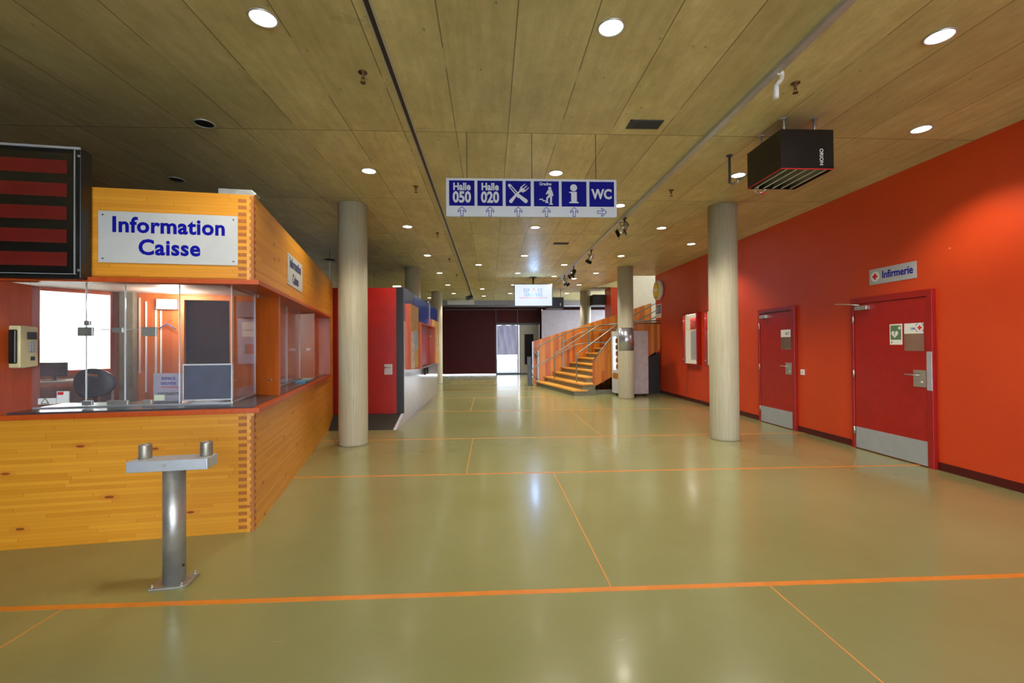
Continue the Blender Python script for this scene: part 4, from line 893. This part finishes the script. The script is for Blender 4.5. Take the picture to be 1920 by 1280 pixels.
for i, yy in enumerate((11.35, 11.75)):
    tag(MB().prism([(yy, .94), (yy+.09, .94), (yy+.12, .80), (yy+.03, .74)], BX+.002, BX+.06, 'x').build('shelf_bracket', M['black'], bevel=.01), ['black shelf bracket under the niche, nearer one', 'black shelf bracket under the niche, farther one'][i], 'bracket')

# pendants over the booths
def pendant(px, py_top, py_disc, py_bot, Y, label):
    x = onY(px, py_top, Y).x; zd = onY(px, py_disc, Y).z; zb2 = onY(px, py_bot, Y).z
    e = thing('pendant_rod', (x, Y, zb2), label, 'pendant', 'thin rods hanging over the booth roofs')
    MB().tube([(x, Y, HC), (x, Y, zd)], .004, 6).build('wire', M['darkgrey'], e)
    MB().lathe((x, Y, zd), [(0, .01), (.05, .01), (.12, 0), (.12, -.012), (0, -.012)], 20).build('disc', M['black'], e)
    if zb2 < zd-.05: MB().tube([(x, Y, zd-.01), (x, Y, zb2)], .012, 8).build('rod', M['white'], e)
pendant(618, 466, 487, 522, 10.0, 'thin wire with black disc and white rod above the information booth end')
pendant(702, 512, 541, 541, 13.36, 'thin wire ending in a black disc above the red booth')

# ------------------------------------------------------------------ TV over the passage
e = thing('television', (1.35, 14.0, 2.68), 'bright television hanging from the ceiling with the hall logo', 'television')
tx0, tx1, tz0, tz1 = .772, 1.92, 2.685, 3.34
MB().box(tx0-.02, tx1+.02, 14.0, 14.07, tz0-.02, tz1+.02).build('casing', M['tvframe'], e, bevel=.004)
MB().box(tx0, tx1, 13.996, 14.0, tz0, tz1).build('screen', M['tv'], e)
MB().cyl((1.35, 14.1, tz1-.1), .025, HC-tz1+.1, n=14).box(1.2, 1.5, 14.06, 14.14, tz1-.25, tz1-.1).lathe((1.35, 14.1, HC-.02), [(0, 0), (.12, 0), (.12, .018), (0, .018)], 20).build('ceiling_mount', M['black'], e)
l = bpy.data.lights.new('television_glow', 'POINT'); l.energy = 15; l.color = (.34, .6, 1); l.shadow_soft_size = 0
lo = bpy.data.objects.new('television_glow', l); C.objects.link(lo); lo.location = (1.346, 13.85, 3.05)
TF = Fm((1.346, 13.996, 0), (1, 0, 0), (0, 0, 1), (0, -1, 0))
lb = glow('logo_grey_blue', (150, 180, 214), .75); lr = glow('logo_red', (232, 96, 120), .75)
text('logo_lettering', 'ESP', Fm(TF(-.21, 3.155), TF.ex, TF.ey, TF.ez), .15, lb, e, .8, .003, ext=.0012, spacing=1.15)
text('logo_lettering', 'CE', Fm(TF(.2, 3.155), TF.ex, TF.ey, TF.ez), .15, lb, e, .8, .003, ext=.0012, spacing=1.15)
mb = MB(TF); bar(mb, (-.055, 3.10), (.005, 3.235), .013, 0, .002); bar(mb, (.065, 3.10), (.005, 3.235), .013, 0, .0022); mb.build('logo_roof_mark', lr, e)
text('logo_lettering', 'GRUYERE', Fm(TF(0, 3.02), TF.ex, TF.ey, TF.ez), .15, lb, e, .8, .003, ext=.0012, spacing=1.15)
mb = MB(TF); bar(mb, (-.44, 2.93), (.44, 2.93), .014, 0, .002); mb.build('logo_underline', lr, e)

# ------------------------------------------------------------------ back wall
YB = 23.2
struct(MB().box(-7.5, onY(931.5, 650, YB).x-.06, YB, YB+.12, .035, 3.31).box(onY(931.5, 650, YB).x-.06, onY(1016, 650, YB).x, YB, YB+.12, 2.60, 3.31).box(onY(1011.5, 650, YB).x, onY(1017, 650, YB).x, YB, YB+.12, .06, 2.6).box(-7.5, 9.2, YB, YB+.12, 3.31, 3.95).box(onY(1017, 650, YB).x, 9.2, YB, YB+.12, 0, 3.31).build('wall_back', M['maroon']), 'dark maroon partition wall at the back', 'wall')
j = MB()
for px in (930, 970.5): xx = onY(px, 600, YB).x; j.box(xx-.02, xx+.02, YB-.01, YB, 2.6, 3.31)
j.box(-2.3, -2.2+4.6, YB-.03, YB, 3.28, 3.33)
struct(j.build('trim_4', M['darkgrey']), 'dark joints and head rail on the back wall', 'trim')
k = NT('sheer_white_sheet'); x, y, z = k.sep(); nz = k.noise(k.vec((5, 1, .6)), 2.2, 4)
k.put(k.b.inputs['Base Color'], k.ramp(nz, [(.3, (196, 190, 214)), (.7, (232, 230, 240))])); k.b.inputs['Roughness'].default_value = .9; k.b.inputs['Transmission Weight'].default_value = 0
tl = k.n('ShaderNodeBsdfTranslucent'); k.put(tl.inputs[0], k.ramp(nz, [(.3, (120, 114, 146)), (.7, (146, 140, 166))]))
mx = k.n('ShaderNodeMixShader'); mx.inputs[0].default_value = .6; k.put(mx.inputs[1], k.b.outputs[0]); k.put(mx.inputs[2], tl.outputs[0]); k.put(k.out.inputs[0], mx.outputs[0]); M['curtain'] = k.m
dx0, dx1, dx2, dx3 = [onY(u, 650, YB).x for u in (931.5, 970.5, 972.5, 1010.5)]
e = thing('door_3', ((dx0+dx1)/2, YB, 0), 'open bright doorway half covered by a white sheet in the back wall', 'door', kind='structure')
MB().box(dx0-.07, dx0, YB-.01, YB+.13, .035, 2.62).box(dx1, dx2, YB-.01, YB+.13, .06, 2.56).box(dx0-.07, dx3+.05, YB-.01, YB+.13, 2.52, 2.62).box(dx0-.05, dx3+.03, YB-.01, YB+.13, .0, .07).build('door_frame', M['darkgrey'], e)
MB().box(dx0, dx1, YB+.06, YB+.07, .07, 2.53).build('glass_pane', glass('daylight_dimming_glass', .1, (.42, .42, .43, 1)), e)  # tint added to dim the daylight through the doorway
vs, fs = [], []; nx, nz_ = 40, 20
zc0 = 1.0
for jz in range(nz_+1):
    for ix in range(nx+1):
        u = ix/nx; v = jz/nz_; vs.append((dx0+.01+(dx1-dx0-.02)*u, YB+.02+.016*math.sin(u*22+v*5)*(.3+.7*v)+.012*math.sin((u*9-v*6)), zc0+(2.5-zc0)*v-.02*math.sin(u*14)*(v > .97)))
for jz in range(nz_):
    for ix in range(nx): q = jz*(nx+1)+ix; fs.append((q, q+1, q+nx+2, q+nx+1))
tag(MB().add(vs, fs, True).build('hanging_sheet', M['curtain']), 'thin white wrinkled sheet hanging over the bright doorway', 'sheet')
e = thing('door_4', ((dx2+dx3)/2, YB, 0), 'grey door with narrow dark glass beside the bright doorway', 'door', kind='structure')
g0, g1 = onY(983.5, 650, YB).x, onY(1000.5, 650, YB).x; gz0 = onY(990, 683, YB).z; gz1 = onY(990, 626, YB).z
dg = plain('door_grey', (138, 130, 120), .4)
MB().box(dx2+.02, g0, YB, YB+.06, .07, 2.56).box(g1, dx3, YB, YB+.06, .07, 2.56).box(g0, g1, YB, YB+.06, .07, gz0).box(g0, g1, YB, YB+.06, gz1, 2.56).build('door_leaf', dg, e)
MB().box(g0, g1, YB+.02, YB+.04, gz0, gz1).build('dark_glass', plain('dark_door_glass', (16, 12, 20), .5, noise=0, spec=.15), e)
MB().box(dx3, dx3+.04, YB-.01, YB+.08, .07, 2.6).build('door_frame', M['alu'], e)
struct(MB().box(onY(1016, 650, 22.6).x, 9, 22.6, 22.72, 0, onY(1016, 581, 22.6).z).build('wall_partition', M['grey']), 'lavender grey partition behind the stairs', 'wall')
# services above the back wall
for i, (y, z, r, mm, lab) in enumerate(((22.3, 3.62, .10, M['duct'], 'grey duct running across above the back wall, upper one'), (22.1, 3.40, .06, M['duct'], 'slim grey pipe running across above the back wall, middle one'), (22.5, 3.44, .09, M['black'], 'black pipe running across above the back wall'))):
    tag(MB().cyl((-7.3, y, z), r, 14.5, 'x', 20).build('service_pipe', mm), lab, 'pipe')
tag(MB().box(3.95, 4.55, 17.3, 17.9, 3.0, 3.4).build('air_heater', M['black'], bevel=.01), 'black box heater under the ceiling beyond the stairs', 'heater')
a, b = onY(839, 571, 20.4), onY(889, 563, 20.4)
e = thing('linear_light_fitting', ((a.x+b.x)/2, 20.4, b.z), 'long pale unlit strip light hanging before the back wall', 'ceiling light')
MB().box(a.x, b.x, 20.36, 20.48, a.z, b.z).build('housing', M['signgrey'], e, bevel=.01)
MB().cyl(((a.x+b.x)/2-.3, 20.42, b.z), .01, HC-b.z, n=8).cyl(((a.x+b.x)/2+.3, 20.42, b.z), .01, HC-b.z, n=8).build('hanger', M['darkgrey'], e)
a, b = onY(1036, 578, 17.0), onY(1057, 557, 17.0)
e = thing('unit_heater', (2.4, 17.2, a.z), 'smaller dark blue box heater hanging behind the television', 'heater')
MB().box(a.x-.2, b.x, 17.0, 17.5, a.z, b.z).build('housing', plain('navy_housing', (16, 24, 60), .35), e, bevel=.01)
MB().box(b.x-.14, b.x-.11, 16.992, 17.0, a.z+.1, a.z+.2).build('badge', M['white'], e)
MB().cyl((b.x-.1, 17.1, b.z), .012, HC-b.z, n=8).cyl((b.x-.45, 17.1, b.z), .012, HC-b.z, n=8).build('hanger_rod', M['galv'], e)

# ------------------------------------------------------------------ stairs
H_ = .17; stair = thing('staircase', (3.2, 15, 0), 'wooden and concrete staircase with timber parapets and steel handrails', 'staircase')
tread_m = lamella('tread_wood', (-.2, .98), .04, 1.4, ((196, 134, 44), (214, 152, 60), (226, 168, 78)), False, False)
NS = 9
def stepL(k): return Vector((1.60+.31*k, 16.65, 0))
def stepR(k): return Vector((2.36+.262*k, 12.98+.05*k, 0))
for k in range(NS):
    L0, R0 = stepL(k), stepR(k); L1, R1 = stepL(k+1.15), stepR(k+1.15)
    if k == 0: outline = [L0, R0, Vector((2.80, 13.0, 0)), Vector((3.0, 13.46, 0)), L1]
    elif k == 1: outline = [L0, R0, Vector((2.98, 13.04, 0)), Vector((3.02, 13.46, 0)), Vector((3.1, 13.46, 0)), L1]
    else:
        def cut(P, Q): t = (13.47-P.y)/(Q.y-P.y); return P+(Q-P)*t
        outline = [L0, cut(L0, R0), cut(L1, R1), L1]
    pp = [(v.x, v.y) for v in outline]; z = H_*(k+1)
    MB().prism(pp, z-.045, z).build('tread', tread_m, stair, bevel=.003)
    # concrete body below, slightly set back
    d = Vector((.05, .012)); pc = [(v.x+(d.x if i < (2 if k > 1 else 3) else 0), v.y+(.04 if 0 < i < 3 and k < 2 else 0)) for i, v in enumerate(outline)]
    MB().prism(pc, 0 if k < 3 else z-.35, z-.046).build('riser_block', M['concrete'], stair)
MB().prism([(2.5, 13.3), (5.3, 13.52), (5.3, 13.6), (2.5, 13.6)], .0, .12).build('plinth', M['concrete'], stair)
zL = H_*NS
MB().box(4.3, 8.9, 13.9, 16.6, zL-.2, zL).build('landing', M['concrete'], stair)
par_m = lamella('parapet_boards', (1, 0), .10, 2.6, ((158, 62, 4), (198, 108, 12), (216, 142, 28)), True, True)
YP = 16.68
q = [onY(px, py, YP) for px, py in ((1003.5, 640), (1160, 588), (1188, 580), (1218, 569), (1218, 606))]
pts_ = [(1.56, .0), (1.56, q[0].z), (q[1].x, q[1].z), (q[3].x, q[3].z), (q[3].x, q[4].z-1.3), (4.6, 0)]
pts_ = [(1.56, .0), (1.56, q[0].z), (q[1].x, q[1].z), (q[3].x, q[3].z), (q[3].x, 0)]
q3 = (4.70, q[1].z+(q[3].z-q[1].z)*(4.70-q[1].x)/(q[3].x-q[1].x))
YQ = 16.42
MB().prism(pts_, YQ+.1, YQ+.16, 'y').build('far_parapet', par_m, stair)
MB().box(1.53, 1.555, YQ+.09, YQ+.17, .3, q[0].z).build('parapet_end_trim', M['zincplate'], stair)
# near stringer
YS = 13.40
ns = [(3.04, .20), (3.04, .98), (3.36, 1.37), (3.9, 2.08), (5.35, 2.08), (5.35, 1.18), (4.6, 1.05)]
MB().prism([(3.04, .20), (3.04, .98), (3.36, 1.37), (3.95, 2.08), (5.08, 2.08), (5.08, 1.31)], YS, YS+.05, 'y').build('near_stringer', par_m, stair)
MB().prism([(3.9, 0), (3.9, .60), (5.08, 1.24), (5.08, 0)], YS+.06, YS+.1, 'y').build('under_stair_dark_sheet', M['black'], stair)  # black sheet stands in for the dark void below the flight
tr = .021; steel = plain('rail_steel', (132, 134, 128), .35, .6, .04)
def rail(name, pts, r=tr): return MB().tube(pts, r, 12, .08).build(name, steel, stair)
yr = YQ-.02
def R(px, py, Y=None): return onY(px, py, Y or yr)
rail('handrail', [R(1009, 667), R(1003, 661), R(1002.5, 656), R(1007, 650), R(1040, 634), R(1082, 615.2), R(1122, 611), R(1175, 604)])
rail('handrail', [R(1009, 712), R(998, 702), R(996, 694), R(1002, 688), R(1040, 667), R(1080, 646), R(1102, 643), R(1145, 641)])
rail('handrail', [R(1053.5, 643.5), R(1057, 641), R(1090, 623), R(1100, 621), R(1158, 617)])
for px, pt, pb, kk in ((1009, 657, 711, 0), (1056, 632, 685, 3), (1104, 612, 659, 6)):
    xx = onY(px, pt, yr).x; zt3 = onY(px, pt, yr).z
    MB().box(xx-.03, xx+.03, yr-.0, yr+.012, H_*(kk+1), zt3).box(xx-.07, xx+.07, yr-.01, yr+.02, H_*(kk+1), H_*(kk+1)+.03).build('rail_post', steel, stair)
# two middle rails rising with the steps
pa = onZ(1040, 718, H_); za = onY(1040, 663.5, pa.y).z
pb_ = onZ(1081, 727, H_); zb3 = onY(1081, 664.5, pb_.y).z
b1 = onY(1124, 609.5, pa.y+.1); b2 = onY(1160, 608, 14.6)
rail('middle_handrail', [(pa.x, pa.y, H_), (pa.x, pa.y, za), tuple(b1), tuple(onY(1162, 607.5, pa.y+.1))], .019)
rail('middle_handrail', [(pb_.x, pb_.y, H_), (pb_.x, pb_.y, zb3), tuple(onY(1158, 608, pb_.y+.25)), tuple(onY(1182, 598, pb_.y+.4))], .019)
rail('stringer_rail', [(3.045, YS-.01, .99), (3.36, YS-.01, 1.385), (3.95, YS-.01, 2.10), (5.10, YS-.01, 2.10)], .018)
rail('landing_rail', [(4.0, YS+.02, 2.17), (5.10, YS+.02, 2.17)], .018)
rail('upper_handrail', [onY(1180, 596, 14.6), onY(1240, 562, 14.6)], .02)
rail('upper_handrail', [onY(1192, 604, 14.6), onY(1240, 576, 14.6)], .02)
rail('upper_handrail', [onY(1208, 605, 14.6), onY(1240, 588, 14.6)], .02)
tag(MB().box(1.62, 1.78, YQ+.05, YQ+.098, 1.02, 1.22).build('wall_speaker', M['black'], bevel=.01), 'small black box on the far stair parapet behind the handrail', 'box')
tag(MB().box(1.36, 1.50, YQ+.1, YQ+.3, 0, 1.05).build('fire_extinguisher_case', M['black'], bevel=.01), 'narrow dark case standing at the foot of the stair parapet', 'case')

# ------------------------------------------------------------------ vending machine
vs_ = Vector((-math.sin(math.radians(12)), math.cos(math.radians(12)), 0)); vx = Vector((math.cos(math.radians(12)), math.sin(math.radians(12)), 0))
VO = Vector((3.70, 12.56, 0)); VF = Fm(VO, vs_, vx)         # x along the front going back, y into the machine
e = thing('vending_machine', tuple(VF(.45, .4, 0)), 'grey snack vending machine with a lit window beside the stairs', 'vending machine')
VW, VD, VH = .66, .80, 1.85
body = plain('vending_grey', (172, 160, 162), .38)
MB(VF).box(0, VW, .07, VD, .07, VH).build('cabinet', body, e, bevel=.004)
fr_ = MB(VF); fr_.box(0, VW, .0, .065, .07, .72).box(0, VW, 0, .065, VH-.13, VH).box(0, .24, 0, .065, .72, VH-.13).box(VW-.05, VW, 0, .065, .72, VH-.13)
fr_.build('front_door', plain('vending_door', (188, 188, 190), .35), e)
MB(VF).box(.24, VW-.05, .055, .066, .72, VH-.13).build('inner_back', M['paper'], e)
MB(VF).box(VW-.19, VW-.07, .012, .04, .74, VH-.15).build('light_strip', glow('vending_light', (250, 250, 245), 1.6), e)
MB(VF).box(.245, VW-.055, .004, .007, .72, VH-.13).build('window_pane', M['glass'], e)
rs = random.Random(5); shelfcols = [(210, 70, 40), (60, 120, 60), (220, 170, 60), (200, 200, 210), (60, 80, 150), (150, 90, 50)]
for sh in range(5):
    z = .78+sh*.185; MB(VF).box(.25, VW-.19, .01, .055, z-.012, z).build('shelf', M['zincplate'], e)
    for q_ in range(3):
        u = .262+q_*.072
        if sh in (0, 1): MB(VF).lathe((u+.03, .034, z), [(0, 0), (.022, 0), (.022, .08), (.009, .11), (.009, .13), (0, .13)], 12).build('drink_bottle', plain('bottle_%d%d' % (sh, q_), rs.choice(shelfcols), .3), None) and None
        else: MB(VF).box(u, u+.055, .018, .045, z, z+.12).build('snack_packet', plain('packet_%d%d' % (sh, q_), rs.choice(shelfcols), .4), None)
nb = 0
for o in list(C.objects):
    if o.name.startswith('drink_bottle') or o.name.startswith('snack_packet'):
        isb = o.name.startswith('drink')
        tag(o, 'small drink bottle on a lower lit shelf of the vending machine' if isb else 'snack packet on an upper lit shelf of the vending machine', 'bottle' if isb else 'snack packet', 'drink bottles in the vending machine' if isb else 'snack packets in the vending machine')
MB(VF).box(.05, .19, -.004, 0, 1.28, 1.55).build('control_panel', M['darkgrey'], e); MB(VF).box(.07, .17, -.012, -.004, 1.15, 1.25).build('coin_unit', M['steel'], e)
MB(VF).box(.06, .16, -.006, 0, 1.58, 1.68).build('green_label', plain('green_sticker', (150, 180, 70), .5), e)
MB(VF).prism([(.28, .48), (.58, .48), (.61, .52), (.61, .62), (.58, .65), (.28, .65), (.25, .62), (.25, .52)], -.004, .002, 'y').build('delivery_flap', plain('amber_flap', (150, 108, 50), .25), e)
MB(VF).cyl((.12, -.006, .5), .02, .006, 'y', 12).build('lock', M['black'], e)
for u in (.06, VW-.06):
    for v in (.12, VD-.08): MB(VF).cyl((u, v, 0), .02, .07, n=10).build('foot', M['black'], e)
# metal sleeve on the column
zt4, zb4 = onY(1172, 614, 12.07).z, onY(1172, 657, 12.07).z
vs, fs = [], []; n = 20
for r_ in (.2115, .2145):
    for z in (zb4, zt4):
        for i in range(n+1):
            a = math.radians(-92-80+160*i/n)+.05; vs.append((3.705+r_*math.cos(a), 12.28+r_*math.sin(a), z))
m_ = n+1
for i in range(n): fs += [(i, i+1, m_+i+1, m_+i), (2*m_+i, 3*m_+i, 3*m_+i+1, 2*m_+i+1), (i, 2*m_+i, 2*m_+i+1, i+1), (m_+i, m_+i+1, 3*m_+i+1, 3*m_+i)]
fs += [(0, m_, 3*m_, 2*m_), (n, 2*m_+n, 3*m_+n, m_+n)]
tag(MB().add(vs, fs, True).build('column_sleeve', brushed('sleeve_steel', (176, 180, 196), .3)), 'shiny metal sheet wrapped round the column before the vending machine', 'metal sheet')
